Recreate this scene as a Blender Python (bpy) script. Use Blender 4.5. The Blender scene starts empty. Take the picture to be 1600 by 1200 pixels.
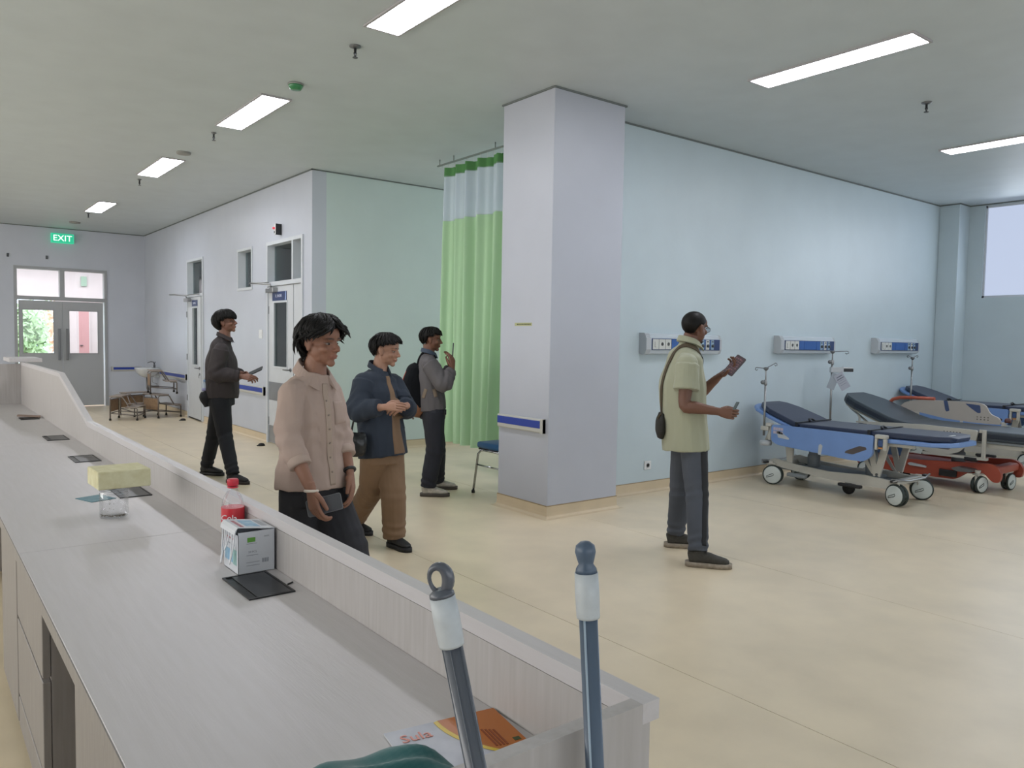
import bpy, bmesh, math, random
import numpy as np
from mathutils import Vector, Matrix, noise
random.seed(7)
PI = math.pi
SC = bpy.context.scene
COL = SC.collection
CAMH = 1.42
CZ = 3.40

# ---------------------------------------------------------------- camera
YAW, PITCH, ROLL, FPX = 0.66144067, -0.05581034, 0.01724679, 1213.0
_f = Vector((math.sin(YAW)*math.cos(PITCH), math.cos(YAW)*math.cos(PITCH), math.sin(PITCH)))
_r = Vector((math.cos(YAW), -math.sin(YAW), 0))
_u = _r.cross(_f)
RT = _r*math.cos(ROLL) + _u*math.sin(ROLL)
UP = -_r*math.sin(ROLL) + _u*math.cos(ROLL)
FW = _f
CAM = Vector((0, 0, CAMH))
cd = bpy.data.cameras.new('camera')
cd.sensor_width = 36.0
cd.lens = FPX/1600*36.0
cd.clip_start = 0.05
cam = bpy.data.objects.new('camera', cd)
COL.objects.link(cam)
m = Matrix((RT, UP, -FW)).transposed().to_4x4()
m.translation = CAM
cam.matrix_world = m
SC.camera = cam

# ---------------------------------------------------------------- colour management, world, daylight
SC.view_settings.view_transform = 'Standard'
SC.view_settings.look = 'None'
SC.view_settings.gamma = 1.0
SC.view_settings.use_curve_mapping = False
SC.view_settings.exposure = 0.02
w = bpy.data.worlds.new('sky')
SC.world = w
w.use_nodes = True
w.node_tree.nodes['Background'].inputs[0].default_value = (0.72, 0.83, 1.0, 1)
w.node_tree.nodes['Background'].inputs[1].default_value = 4.5

def area(name, loc, direction, sx, sy, power, color=(1, 1, 1)):
    l = bpy.data.lights.new(name, 'AREA')
    l.shape = 'RECTANGLE'; l.size = sx; l.size_y = sy
    l.energy = power; l.color = color
    o = bpy.data.objects.new(name, l)
    COL.objects.link(o)
    o.location = loc
    o.rotation_euler = Vector(direction).to_track_quat('-Z', 'Y').to_euler()
    return o
# daylight coming through the window bands of the near and west walls (behind the camera)
area('daylight_near_windows', (3.5, -3.95, 2.0), (0, 1, -0.05), 11.0, 1.9, 78, (0.93, 0.96, 1.0))
area('daylight_west_windows', (-4.45, 7.5, 1.95), (1, 0, -0.05), 15.0, 1.8, 285, (1.0, 0.95, 0.88))
area('daylight_end_window', (11.60, 1.0, 2.75), (-1, 0, -0.25), 6.5, 1.1, 55, (0.82, 0.90, 1.0))
area('bay_daylight', (8.5, 6.9, 2.4), (-1, 0.1, -0.1), 3.0, 1.6, 55, (0.9, 0.97, 1.0))
area('side_room_fill', (7.5, 12.5, 2.4), (-1, 0, 0), 5.0, 1.5, 30, (0.85, 0.93, 1.0))  # unseen fill added inside the side room to brighten what its panes show
area('lobby_fill', (2.2, 19.0, 3.2), (0, 0, -1), 5.0, 3.0, 210, (1.0, 0.96, 0.97))  # added fill under the lobby ceiling, brightening the walls beyond the exit door

# ---------------------------------------------------------------- materials
def srgb(c):
    if isinstance(c, str):
        c = [int(c[i:i+2], 16)/255 for i in (0, 2, 4)]
    return tuple((x/12.92 if x <= 0.04045 else ((x+0.055)/1.055)**2.4) for x in c)
_M = {}
def mat(name, color, rough=0.5, metal=0.0, var=0.0, vscale=8.0, bump=0.0, bscale=60.0, stretch=None, emit=None,
        estr=1.0, spec=0.5, alpha=1.0, trans=0.0, color2=None, detail=3.0, sheen=0.0, coat=0.0):
    if name in _M:
        return _M[name]
    mt = bpy.data.materials.new(name)
    mt.use_nodes = True
    nt = mt.node_tree; N = nt.nodes; L = nt.links
    b = N['Principled BSDF']
    col = srgb(color) + (1,)
    b.inputs['Base Color'].default_value = col
    b.inputs['Roughness'].default_value = rough
    b.inputs['Metallic'].default_value = metal
    b.inputs['Specular IOR Level'].default_value = spec
    b.inputs['Alpha'].default_value = alpha
    b.inputs['Transmission Weight'].default_value = trans
    b.inputs['Sheen Weight'].default_value = sheen
    b.inputs['Coat Weight'].default_value = coat
    if emit:
        b.inputs['Emission Color'].default_value = srgb(emit) + (1,)
        b.inputs['Emission Strength'].default_value = estr
    if var or color2 or bump:
        tc = N.new('ShaderNodeTexCoord')
        mp = N.new('ShaderNodeMapping')
        L.new(tc.outputs['Object'], mp.inputs['Vector'])
        if stretch:
            mp.inputs['Scale'].default_value = stretch
    if var or color2:
        nz = N.new('ShaderNodeTexNoise')
        nz.inputs['Scale'].default_value = vscale
        nz.inputs['Detail'].default_value = detail
        L.new(mp.outputs['Vector'], nz.inputs['Vector'])
        rp = N.new('ShaderNodeValToRGB')
        rp.color_ramp.elements[0].position = 0.3
        rp.color_ramp.elements[1].position = 0.7
        c2 = srgb(color2) if color2 else tuple(x*(1-var) for x in col[:3])
        rp.color_ramp.elements[0].color = tuple(c2[:3]) + (1,)
        rp.color_ramp.elements[1].color = col if color2 else tuple(min(1, x*(1+var)) for x in col[:3]) + (1,)
        L.new(nz.outputs['Fac'], rp.inputs['Fac'])
        L.new(rp.outputs['Color'], b.inputs['Base Color'])
    if bump:
        bn = N.new('ShaderNodeTexNoise')
        bn.inputs['Scale'].default_value = bscale
        bn.inputs['Detail'].default_value = 2.0
        L.new(mp.outputs['Vector'], bn.inputs['Vector'])
        bp = N.new('ShaderNodeBump')
        bp.inputs['Strength'].default_value = bump
        bp.inputs['Distance'].default_value = 0.01
        L.new(bn.outputs['Fac'], bp.inputs['Height'])
        L.new(bp.outputs['Normal'], b.inputs['Normal'])
    _M[name] = mt
    return mt

def glassmat(name, tint=(0.9, 0.95, 0.95), gloss=0.12, rough=0.02, fres=0.8):
    """thin pane: mostly transparent with a surface reflection"""
    if name in _M: return _M[name]
    mt = bpy.data.materials.new(name); mt.use_nodes = True
    nt = mt.node_tree; N = nt.nodes; L = nt.links
    N.remove(N['Principled BSDF'])
    t = N.new('ShaderNodeBsdfTransparent'); t.inputs[0].default_value = tint + (1,)
    g = N.new('ShaderNodeBsdfGlossy'); g.inputs['Roughness'].default_value = rough
    lw = N.new('ShaderNodeLayerWeight'); lw.inputs['Blend'].default_value = 0.25
    mx = N.new('ShaderNodeMath'); mx.operation = 'MULTIPLY_ADD'
    mx.inputs[1].default_value = fres; mx.inputs[2].default_value = gloss*0.4
    L.new(lw.outputs['Fresnel'], mx.inputs[0])
    ms = N.new('ShaderNodeMixShader')
    L.new(mx.outputs[0], ms.inputs[0]); L.new(t.outputs[0], ms.inputs[1]); L.new(g.outputs[0], ms.inputs[2])
    L.new(ms.outputs[0], N['Material Output'].inputs[0])
    _M[name] = mt
    return mt

def clothmat(name, color, transl=0.5, transp=0.0):
    """curtain fabric: diffuse + translucent (+ open mesh)"""
    if name in _M: return _M[name]
    mt = bpy.data.materials.new(name); mt.use_nodes = True
    nt = mt.node_tree; N = nt.nodes; L = nt.links
    N.remove(N['Principled BSDF'])
    c = srgb(color) + (1,)
    d = N.new('ShaderNodeBsdfDiffuse'); d.inputs[0].default_value = c
    t = N.new('ShaderNodeBsdfTranslucent'); t.inputs[0].default_value = c
    ms = N.new('ShaderNodeMixShader'); ms.inputs[0].default_value = transl
    L.new(d.outputs[0], ms.inputs[1]); L.new(t.outputs[0], ms.inputs[2])
    out = ms.outputs[0]
    if transp:
        tr = N.new('ShaderNodeBsdfTransparent')
        m2 = N.new('ShaderNodeMixShader'); m2.inputs[0].default_value = transp
        L.new(out, m2.inputs[1]); L.new(tr.outputs[0], m2.inputs[2]); out = m2.outputs[0]
    L.new(out, N['Material Output'].inputs[0])
    _M[name] = mt
    return mt

# ---------------------------------------------------------------- mesh builder
class MB:
    def __init__(s, T=None):
        s.v = []; s.f = []; s.sm = []; s.T = T
    def add(s, vs, fs, smooth=False, T=None):
        o = len(s.v)
        M = s.T if T is None else (s.T @ T if s.T else T)
        for v in vs:
            v = Vector(v)
            s.v.append(tuple(M @ v) if M else tuple(v))
        for f in fs:
            s.f.append(tuple(i+o for i in f)); s.sm.append(smooth)
        return s
    def box(s, x0, y0, z0, x1, y1, z1, b=0.0, T=None):
        if x0 > x1: x0, x1 = x1, x0
        if y0 > y1: y0, y1 = y1, y0
        if z0 > z1: z0, z1 = z1, z0
        if b <= 0:
            vs = [(x, y, z) for z in (z0, z1) for (x, y) in ((x0, y0), (x1, y0), (x1, y1), (x0, y1))]
            fs = [(0, 3, 2, 1), (4, 5, 6, 7), (0, 1, 5, 4), (1, 2, 6, 5), (2, 3, 7, 6), (3, 0, 4, 7)]
            return s.add(vs, fs, T=T)
        bm = bmesh.new()
        bmesh.ops.create_cube(bm, size=1)
        for v in bm.verts:
            v.co = Vector(((x0+x1)/2+v.co.x*(x1-x0), (y0+y1)/2+v.co.y*(y1-y0), (z0+z1)/2+v.co.z*(z1-z0)))
        b = min(b, (x1-x0)*.45, (y1-y0)*.45, (z1-z0)*.45)
        bmesh.ops.bevel(bm, geom=list(bm.edges), offset=b, segments=2 if b > .004 else 1, affect='EDGES', profile=0.5)
        bm.verts.index_update()
        s.add([v.co for v in bm.verts], [[v.index for v in f.verts] for f in bm.faces], T=T)
        bm.free()
        return s
    def prism(s, pts, h0, h1, axis='z', T=None, smooth=False):
        """outline pts (2D) extruded h0..h1 along axis; 2D axes: z->(x,y) x->(y,z) y->(x,z)"""
        n = len(pts)
        def P(p, h):
            return {'z': (p[0], p[1], h), 'x': (h, p[0], p[1]), 'y': (p[0], h, p[1])}[axis]
        vs = [P(p, h0) for p in pts] + [P(p, h1) for p in pts]
        fs = [tuple(range(n))[::-1], tuple(range(n, 2*n))]
        s.add(vs, fs, T=T)
        return s.add(vs, [(i, (i+1) % n, n+(i+1) % n, n+i) for i in range(n)], smooth=smooth, T=T)
    def tube(s, pts, r, seg=8, T=None, closed=False, cap=True):
        pts = [Vector(p) for p in pts]
        n = len(pts)
        rs = r if isinstance(r, (list, tuple)) else [r]*n
        vs = []; fs = []
        prev = None
        for i, p in enumerate(pts):
            if closed: d = pts[(i+1) % n]-pts[i-1]
            else: d = pts[min(i+1, n-1)]-pts[max(i-1, 0)]
            if d.length < 1e-9: d = Vector((0, 0, 1))
            d.normalize()
            if prev is None:
                a = Vector((0, 0, 1)) if abs(d.z) < .9 else Vector((1, 0, 0))
                a = (a-d*a.dot(d)).normalized()
            else:
                a = prev-d*prev.dot(d)
                a = a.normalized() if a.length > 1e-6 else d.orthogonal().normalized()
            prev = a
            b = d.cross(a)
            for k in range(seg):
                t = 2*PI*k/seg
                vs.append(p+(a*math.cos(t)+b*math.sin(t))*rs[i])
        m = n if closed else n-1
        for i in range(m):
            j = (i+1) % n
            for k in range(seg):
                k2 = (k+1) % seg
                fs.append((i*seg+k, i*seg+k2, j*seg+k2, j*seg+k))
        if cap and not closed:
            s.add(vs, [tuple(range(seg))[::-1], tuple(range((n-1)*seg, n*seg))], T=T)
        return s.add(vs, fs, smooth=True, T=T)
    def lathe(s, prof, c=(0, 0, 0), axis='z', seg=20, T=None, smooth=True):
        """prof = [(r,h)...]"""
        vs = []; fs = []
        for r, h in prof:
            for k in range(seg):
                t = 2*PI*k/seg
                a, b = r*math.cos(t), r*math.sin(t)
                v = {'z': (a, b, h), 'x': (h, a, b), 'y': (b, h, a)}[axis]
                vs.append((v[0]+c[0], v[1]+c[1], v[2]+c[2]))
        for i in range(len(prof)-1):
            for k in range(seg):
                k2 = (k+1) % seg
                fs.append((i*seg+k, i*seg+k2, (i+1)*seg+k2, (i+1)*seg+k))
        s.add(vs, fs, smooth=smooth, T=T)
        return s.add(vs, [tuple(range(seg))[::-1], tuple(range((len(prof)-1)*seg, len(prof)*seg))], T=T)
    def ball(s, c, r, seg=12, T=None):
        rx, ry, rz = r if isinstance(r, (tuple, list)) else (r, r, r)
        vs = []; fs = []
        R = seg//2
        for i in range(R+1):
            ph = PI*i/R
            for k in range(seg):
                t = 2*PI*k/seg
                vs.append((c[0]+rx*math.sin(ph)*math.cos(t), c[1]+ry*math.sin(ph)*math.sin(t), c[2]+rz*math.cos(ph)))
        for i in range(R):
            for k in range(seg):
                k2 = (k+1) % seg
                fs.append((i*seg+k, (i+1)*seg+k, (i+1)*seg+k2, i*seg+k2))
        return s.add(vs, fs, smooth=True, T=T)
    def build(s, name, material, parent=None, **props):
        return mkmesh(name, s.v, s.f, material, parent, s.sm, **props)

def mkmesh(name, vs, fs, material, parent=None, sm=None, origin=None, **props):
    vs = np.asarray([tuple(v) for v in vs], float) if not isinstance(vs, np.ndarray) else vs
    if origin is None:
        if parent is not None: origin = root_loc(parent)
        else:
            lo, hi = vs.min(0), vs.max(0)
            origin = ((lo[0]+hi[0])/2, (lo[1]+hi[1])/2, lo[2])
    origin = np.array(origin, float)
    me = bpy.data.meshes.new(name)
    me.from_pydata((vs-origin).tolist(), [], [tuple(f) for f in fs] if not isinstance(fs, np.ndarray) else fs.tolist())
    if sm is not None:
        me.polygons.foreach_set('use_smooth', [bool(x) for x in sm])
    bm = bmesh.new(); bm.from_mesh(me)
    bmesh.ops.remove_doubles(bm, verts=bm.verts, dist=1e-6)
    bmesh.ops.recalc_face_normals(bm, faces=bm.faces)
    bm.to_mesh(me); bm.free()
    if material: me.materials.append(material)
    o = bpy.data.objects.new(name, me)
    COL.objects.link(o)
    if parent is not None:
        o.parent = parent
        o['_abs'] = list(map(float, origin)); del o['_abs']
        o.location = tuple(origin-np.array(root_loc(parent)))
    else:
        o.location = tuple(origin)
    for k, v in props.items(): o[k] = v
    return o

def root_loc(o):
    l = Vector(o.location)
    while o.parent:
        o = o.parent; l += Vector(o.location)
    return tuple(l)

def thing(name, label, cat, loc=(0, 0, 0), group=None):
    o = bpy.data.objects.new(name, None)
    o.empty_display_size = 0.1
    COL.objects.link(o)
    o.location = loc
    o['label'] = label; o['category'] = cat
    if group: o['group'] = group
    return o

def tag(o, label, cat, group=None, kind=None):
    o['label'] = label; o['category'] = cat
    if group: o['group'] = group
    if kind: o['kind'] = kind
    return o

def struct(o, label=None):
    o['kind'] = 'structure'
    return o

def dup(root, loc, rotz=0.0, label=None):
    def cp(o, par):
        c = o.copy(); COL.objects.link(c); c.parent = par
        for ch in o.children: cp(ch, c)
        return c
    r = cp(root, None)
    r.location = loc
    r.rotation_euler = (0, 0, rotz)
    if label: r['label'] = label
    return r

def at(x, y, d):
    """world point seen at photo pixel (x,y) at forward distance d (metres)"""
    return CAM + (FW + RT*((x-800)/FPX) - UP*((y-600)/FPX))*d

def text_mesh(body, size, T, name, material, parent, ext=0.001, align='CENTER', **props):
    c = bpy.data.curves.new(name, 'FONT')
    c.body = body; c.size = size; c.extrude = ext
    c.align_x = align; c.align_y = 'CENTER'; c.resolution_u = 2
    t = bpy.data.objects.new(name, c)
    COL.objects.link(t)
    dg = bpy.context.evaluated_depsgraph_get()
    me = bpy.data.meshes.new_from_object(t.evaluated_get(dg))
    bpy.data.objects.remove(t)
    me.transform(T)
    org = Vector(root_loc(parent))
    me.transform(Matrix.Translation(-org))
    me.materials.clear(); me.materials.append(material)
    o = bpy.data.objects.new(name, me); COL.objects.link(o); o.parent = parent
    for k, v in props.items(): o[k] = v
    return o
# ================================================================ SETTING
M_wall = mat('wall_paint', 'bcc1cb', rough=0.42, var=0.025, vscale=2.2, bump=0.05, bscale=26, spec=0.45)
M_wallb = mat('wall_paint_cool', 'bdcbd1', rough=0.40, var=0.03, vscale=2.0, bump=0.06, bscale=22, spec=0.5)
M_bay = mat('bay_paint_bounce_tint', 'c3d1ce', rough=0.45, var=0.02, vscale=2.5, bump=0.05, bscale=26)  # slight green of the curtain's bounce light mixed into this wall colour
M_ceil = mat('ceiling_board', 'c2cbce', rough=0.5, var=0.03, vscale=3.0, bump=0.02, bscale=50, spec=0.4)
M_gap = mat('shadow_gap', '6a716f', rough=0.7)
M_floor = mat('vinyl_floor', 'dccdb2', rough=0.33, var=0.07, vscale=3.2, detail=9, bump=0.02, bscale=90, spec=0.45)
M_joint = mat('vinyl_weld', 'a5977c', rough=0.6)
M_cove = mat('cove_vinyl', 'cdbc9f', rough=0.4, var=0.05, vscale=5)
M_covetop = mat('cove_top_strip', '9c8a6e', rough=0.5)
M_frame = mat('door_frame_paint', 'c6cbd0', rough=0.35, var=0.02)
M_framedk = mat('door_frame_grey', '9a9da0', rough=0.4, var=0.02)
M_leafgrey = mat('door_leaf_grey', 'a3a6a9', rough=0.42, var=0.03, vscale=1.5)
M_leaf = mat('door_leaf_pale', 'c3c7cb', rough=0.38, var=0.02)
M_steel = mat('brushed_steel', '9b9c9c', rough=0.32, metal=0.9, var=0.05, vscale=30)
M_steeldk = mat('dull_steel', '77797b', rough=0.4, metal=0.7)
M_glass = glassmat('pane_glass', (0.72, 0.80, 0.80), 0.25)
M_glassclear = glassmat('clear_glass', (0.93, 0.95, 0.95), 0.06)
M_black = mat('black_plastic', '1b1c1f', rough=0.4)
M_rubber = mat('black_rubber', '151515', rough=0.7)
M_white = mat('white_plastic', 'd8dadb', rough=0.4)
M_blue = mat('blue_strip', '27409a', rough=0.35, var=0.03)
M_railpl = mat('rail_cream', 'b9b9b2', rough=0.42)

X0, X1, Y0, Y1 = -4.5, 11.72, -4.0, 17.0      # hall limits
LX = 3.80                                      # corridor east wall
BY = 8.78                                      # bay back wall
WY = 5.00                                      # bed wall

# floor: sub-floor slab with separate vinyl sheets laid side by side
fl = struct(MB().box(X0-0.3, Y0-0.3, -0.12, X1+0.3, 22.0, -0.004).build('floor', M_joint))
sheet_x = [X0, -2.6, -0.86, 0.88, 2.615, 4.30, 6.05, 7.80, 9.55, X1+.2]
for i in range(len(sheet_x)-1):
    a, b = sheet_x[i]+0.0016, sheet_x[i+1]-0.0016
    MB().box(a, Y0, -0.004, b, Y1+0.1, 0.0).build('vinyl_sheet', M_floor, fl)
struct(MB().box(X0-0.3, Y0-0.3, CZ, X1+0.3, 22.0, CZ+0.12).build('ceiling', M_ceil))

def wall_y(name, x0, x1, y0, y1, m, holes=(), z1=CZ):
    """wall slab; holes are (a0,a1,zb,zt) along the long axis"""
    b = MB()
    alongx = (x1-x0) > (y1-y0)
    A0, A1 = (x0, x1) if alongx else (y0, y1)
    def bx(a, c, zb, zt):
        if c-a < 1e-4 or zt-zb < 1e-4: return
        if alongx: b.box(a, y0, zb, c, y1, zt)
        else: b.box(x0, a, zb, x1, c, zt)
    cur = A0
    for (h0, h1, zb, zt) in sorted(holes):
        bx(cur, h0, 0, z1); bx(h0, h1, 0, zb); bx(h0, h1, zt, z1)
        cur = h1
    bx(cur, A1, 0, z1)
    return struct(b.build(name, m))

wall_y('wall_east_corridor', LX, LX+0.18, BY, Y1, M_wall,
       holes=[(9.02, 10.22, 0, 2.66), (10.78, 11.39, 2.07, 2.66), (13.05, 13.96, 0, 2.69)])
wall_y('wall_bay_back', LX+0.18, 9.0, BY, BY+0.18, M_bay)
wall_y('wall_bay_side', 9.0, 9.18, WY+0.2, BY+0.18, M_bay)
wall_y('wall_beds', 4.785, X1, WY, WY+0.2, M_wallb)
wall_y('wall_back', X0, LX+0.18, Y1, Y1+0.18, M_wall, holes=[(1.56, 3.11, 0, 2.65)])
wall_y('wall_end', X1, X1+0.2, Y0, WY+0.2, M_wallb, holes=[(-2.6, 4.54, 2.12, 3.38)])
wall_y('wall_near', X0, X1, Y0-0.2, Y0, M_wall, holes=[(-2.5, 9.0, 1.0, 2.9)])
wall_y('wall_west', X0-0.2, X0, Y0, Y1, M_wall, holes=[(0.0, 15.0, 1.0, 2.85)])
wall_y('wall_side_room_end', 8.0, 8.18, BY+0.18, 17.2, M_wall)
wall_y('wall_side_room_back', LX+0.18, 8.0, 17.02, 17.2, M_wall)
# free-standing pillar and the engaged column in the far corner
struct(MB().box(4.005, 4.664, 0, 4.785, 5.32, CZ, b=0.006).build('pillar_near', mat('pillar_paint', 'b2b6c0', rough=0.42, var=0.025, vscale=2.2, bump=0.05, bscale=26)))
struct(MB().box(11.40, 4.735, 0, X1, WY, CZ, b=0.006).build('pillar_corner', M_wallb))

# shadow-gap trims under the ceiling
def trimbox(name, *a, m=None):
    return struct(MB().box(*a).build(name, m or M_gap))
trimbox('trim_1', LX-0.012, BY-0.012, CZ-0.014, LX, Y1, CZ-0.001)
trimbox('trim_2', LX-0.012, BY-0.012, CZ-0.014, 9.0, BY, CZ-0.001)
trimbox('trim_3', 4.785, WY-0.012, CZ-0.014, 11.40, WY, CZ-0.001)
b = MB()
b.box(3.993, 4.652, CZ-0.014, 4.797, 4.664, CZ-0.001); b.box(3.993, 4.664, CZ-0.014, 4.005, 5.33, CZ-0.001)
b.box(4.785, 4.664, CZ-0.014, 4.797, WY-0.012, CZ-0.001)
struct(b.build('trim_4', M_gap))
trimbox('trim_5', X0, Y1-0.012, CZ-0.014, LX-0.012, Y1, CZ-0.001)
b = MB()
b.box(11.388, 4.723, CZ-0.014, 11.40, WY-0.012, CZ-0.001); b.box(11.40, 4.723, CZ-0.014, X1, 4.735, CZ-0.001)
b.box(X1-0.012, Y0, CZ-0.014, X1, 4.723, CZ-0.001)
struct(b.build('trim_6', M_gap))

# coved skirting: vinyl turned up the wall, thin strip on top
def cove(name, p, q, n):
    """p,q ends (x,y) on the wall face; n outward normal (x,y)"""
    p = Vector((p[0], p[1], 0)); q = Vector((q[0], q[1], 0)); n = Vector((n[0], n[1], 0))
    prof = [(0.0, 0.0), (0.05, 0.0), (0.022, 0.006), (0.008, 0.02), (0.005, 0.045), (0.005, 0.098), (0.0, 0.098)]
    b = MB()
    k = len(prof)
    vs = [e+n*a+Vector((0, 0, z)) for e in (p, q) for a, z in prof]
    b.add(vs, [tuple(range(k)), tuple(range(k, 2*k))[::-1]])
    b.add(vs, [(i, (i+1) % k, k+(i+1) % k, k+i) for i in range(k)], smooth=False)
    o = struct(b.build(name, M_cove))
    t = MB()
    prof = [(0, 0.098), (0.007, 0.098), (0.007, 0.104), (0, 0.104)]
    vs = [e+n*a+Vector((0, 0, z)) for e in (p, q) for a, z in prof]
    t.add(vs, [(0, 1, 2, 3), (7, 6, 5, 4)]+[(i, (i+1) % 4, 4+(i+1) % 4, 4+i) for i in range(4)])
    t.build('top_strip', M_covetop, o)
cove('baseboard_corridor_a', (LX, BY), (LX, 9.02), (-1, 0))
cove('baseboard_corridor_b', (LX, 10.22), (LX, 13.05), (-1, 0))
cove('baseboard_corridor_c', (LX, 13.96), (LX, Y1), (-1, 0))
cove('baseboard_bay', (LX, BY), (9.0, BY), (0, -1))
cove('baseboard_beds', (4.785, WY), (11.40, WY), (0, -1))
cove('baseboard_back', (3.16, Y1), (LX, Y1), (0, -1))
cove('baseboard_back_west', (X0, Y1), (1.50, Y1), (0, -1))
cove('baseboard_end', (X1, Y0), (X1, 4.735), (-1, 0))
cove('baseboard_column', (11.40, 4.735), (X1, 4.735), (0, -1))
# skirting round the pillar in one piece
def ring_cove(name, x0, y0, x1, y1):
    prof = [(0.05, 0.0), (0.022, 0.006), (0.008, 0.02), (0.005, 0.045), (0.005, 0.098), (0.0, 0.098)]
    b = MB(); k = len(prof)
    vs = []
    for a, z in prof:
        vs += [(x0-a, y0-a, z), (x1+a, y0-a, z), (x1+a, y1+a, z), (x0-a, y1+a, z)]
    for i in range(k-1):
        for j in range(4):
            j2 = (j+1) % 4
            b.add(vs, [(i*4+j, i*4+j2, (i+1)*4+j2, (i+1)*4+j)])
    o = struct(b.build(name, M_cove))
    t = MB()
    a = 0.007
    for (p, q, r, s) in ((x0-a, y0-a, x1+a, y0), (x0-a, y0, x0, y1), (x1, y0, x1+a, WY-.01)):
        t.box(p, q, 0.098, r, s, 0.105)
    t.build('top_strip', M_covetop, o)
ring_cove('baseboard_pillar', 4.005, 4.664, 4.785, 5.32)

# ---------------------------------------------------------------- windows
M_frost = mat('frosted_window', '5a6068', rough=0.6, emit='cdd9f3', estr=0.80, spec=0.2)
M_alu = mat('white_aluminium', 'c9ced4', rough=0.35)
w1 = MB()
yy = [-2.6, -0.85, 0.95, 2.72, 4.54]
for y in yy: w1.box(X1+0.03, y-0.02, 2.12, X1+0.09, y+0.02, 3.38)
w1.box(X1+0.03, -2.6, 2.12, X1+0.09, 4.54, 2.15); w1.box(X1+0.03, -2.6, 3.35, X1+0.09, 4.54, 3.38)
w1 = struct(w1.build('window_1', M_alu))
for i in range(4):
    MB().box(X1+0.055, yy[i]+0.02, 2.15, X1+0.063, yy[i+1]-0.02, 3.35).build('pane', M_frost, w1)
M_day = mat('daylit_window', 'dfe8f2', rough=0.5, emit='e6edf5', estr=1.0)
w2 = MB()
xx = [-2.5+11.5*i/6 for i in range(7)]
for x in xx: w2.box(x-0.025, Y0-0.10, 1.0, x+0.025, Y0-0.03, 2.9)
w2.box(-2.5, Y0-0.10, 1.0, 9.0, Y0-0.03, 1.05); w2.box(-2.5, Y0-0.10, 2.85, 9.0, Y0-0.03, 2.9)
w2 = struct(w2.build('window_2', M_alu))
for i in range(6): MB().box(xx[i]+0.025, Y0-0.07, 1.05, xx[i+1]-0.025, Y0-0.06, 2.85).build('pane', M_day, w2)
w3 = MB()
ys = [0.0+15*i/6 for i in range(7)]
for y in ys: w3.box(X0-0.10, y-0.025, 1.0, X0-0.03, y+0.025, 2.85)
w3.box(X0-0.10, 0.0, 1.0, X0-0.03, 15.0, 1.05); w3.box(X0-0.10, 0.0, 2.8, X0-0.03, 15.0, 2.85)
w3 = struct(w3.build('window_3', M_alu))
for i in range(6): MB().box(X0-0.07, ys[i]+0.025, 1.05, X0-0.06, ys[i+1]-0.025, 2.8).build('pane', M_day, w3)

# small interior window in the corridor wall
def frame_x(b, x0, x1, y0, y1, z0, z1, w, bottom=True):
    b.box(x0, y0, z0, x1, y0+w, z1); b.box(x0, y1-w, z0, x1, y1, z1)
    b.box(x0, y0+w, z1-w, x1, y1-w, z1)
    if bottom: b.box(x0, y0+w, z0, x1, y1-w, z0+w)
b = MB(); frame_x(b, LX-0.015, LX+0.16, 10.78, 11.39, 2.07, 2.66, 0.035)
w4 = struct(b.build('window_4', M_frame))
MB().box(LX+0.10, 10.815, 2.105, LX+0.108, 11.355, 2.625).build('pane', M_glass, w4)

# ---------------------------------------------------------------- corridor doors (east wall)
def txtT(loc, facing):
    """text plane facing a direction ('-x' or '-y' or '-z')"""
    if facing == '-y': R = Matrix.Rotation(PI/2, 4, 'X')
    elif facing == '-x': R = Matrix.Rotation(-PI/2, 4, 'Z') @ Matrix.Rotation(PI/2, 4, 'X')
    return Matrix.Translation(loc) @ R
M_sign = mat('sign_navy', '1f2f5c', rough=0.35, color2='263a6a', vscale=12)
M_signlt = mat('sign_pale', '8fa3cf', rough=0.4)
M_txt = mat('sign_white', 'd5daea', rough=0.5)
M_kick = mat('kick_plate', '93969a', rough=0.35, metal=0.6, var=0.04)

# double-width door: main leaf + narrow leaf with transom
b = MB()
frame_x(b, LX-0.02, LX+0.16, 9.02, 10.22, 0, 2.66, 0.045, bottom=False)
b.box(LX-0.02, 9.065, 2.08, LX+0.16, 10.175, 2.135)
b.box(LX-0.02, 9.31, 2.135, LX+0.16, 9.355, 2.615)
d4 = struct(b.build('door_2', M_frame))
MB().box(LX+0.08, 9.355, 2.135, LX+0.087, 10.175, 2.615).build('transom_pane', M_glass, d4)
MB().box(LX+0.08, 9.065, 2.135, LX+0.087, 9.31, 2.615).build('transom_pane', M_glass, d4)
lf = MB()
lf.box(LX+0.0, 9.345, 0.012, LX+0.04, 9.535, 2.075); lf.box(LX, 9.99, 0.012, LX+0.04, 10.17, 2.075)
lf.box(LX, 9.535, 0.012, LX+0.04, 9.99, 1.03); lf.box(LX, 9.535, 1.86, LX+0.04, 9.99, 2.075)
lf = lf.build('leaf', M_leaf, d4)
g = MB(); frame_x(g, LX-0.008, LX, 9.52, 10.0, 1.01, 1.88, 0.022); g.build('glazing_bead', M_frame, lf)
MB().box(LX+0.016, 9.535, 1.03, LX+0.022, 9.99, 1.86).build('pane', M_glass, lf)
MB().box(LX-0.003, 9.36, 0.58, LX, 10.16, 0.82).build('kick_plate', M_kick, lf)
MB().box(LX-0.003, 9.36, 0.02, LX, 10.16, 0.24).build('kick_plate', M_kick, lf)
h = MB(); h.lathe([(0.025, 0), (0.025, 0.01)], (LX-0.01, 9.42, 1.0), 'x', 14)
h.tube([(LX, 9.42, 1.0), (LX-0.05, 9.42, 1.0), (LX-0.055, 9.45, 1.0), (LX-0.055, 9.54, 1.0)], 0.009, 8)
h.build('handle', M_steeldk, lf)
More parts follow.
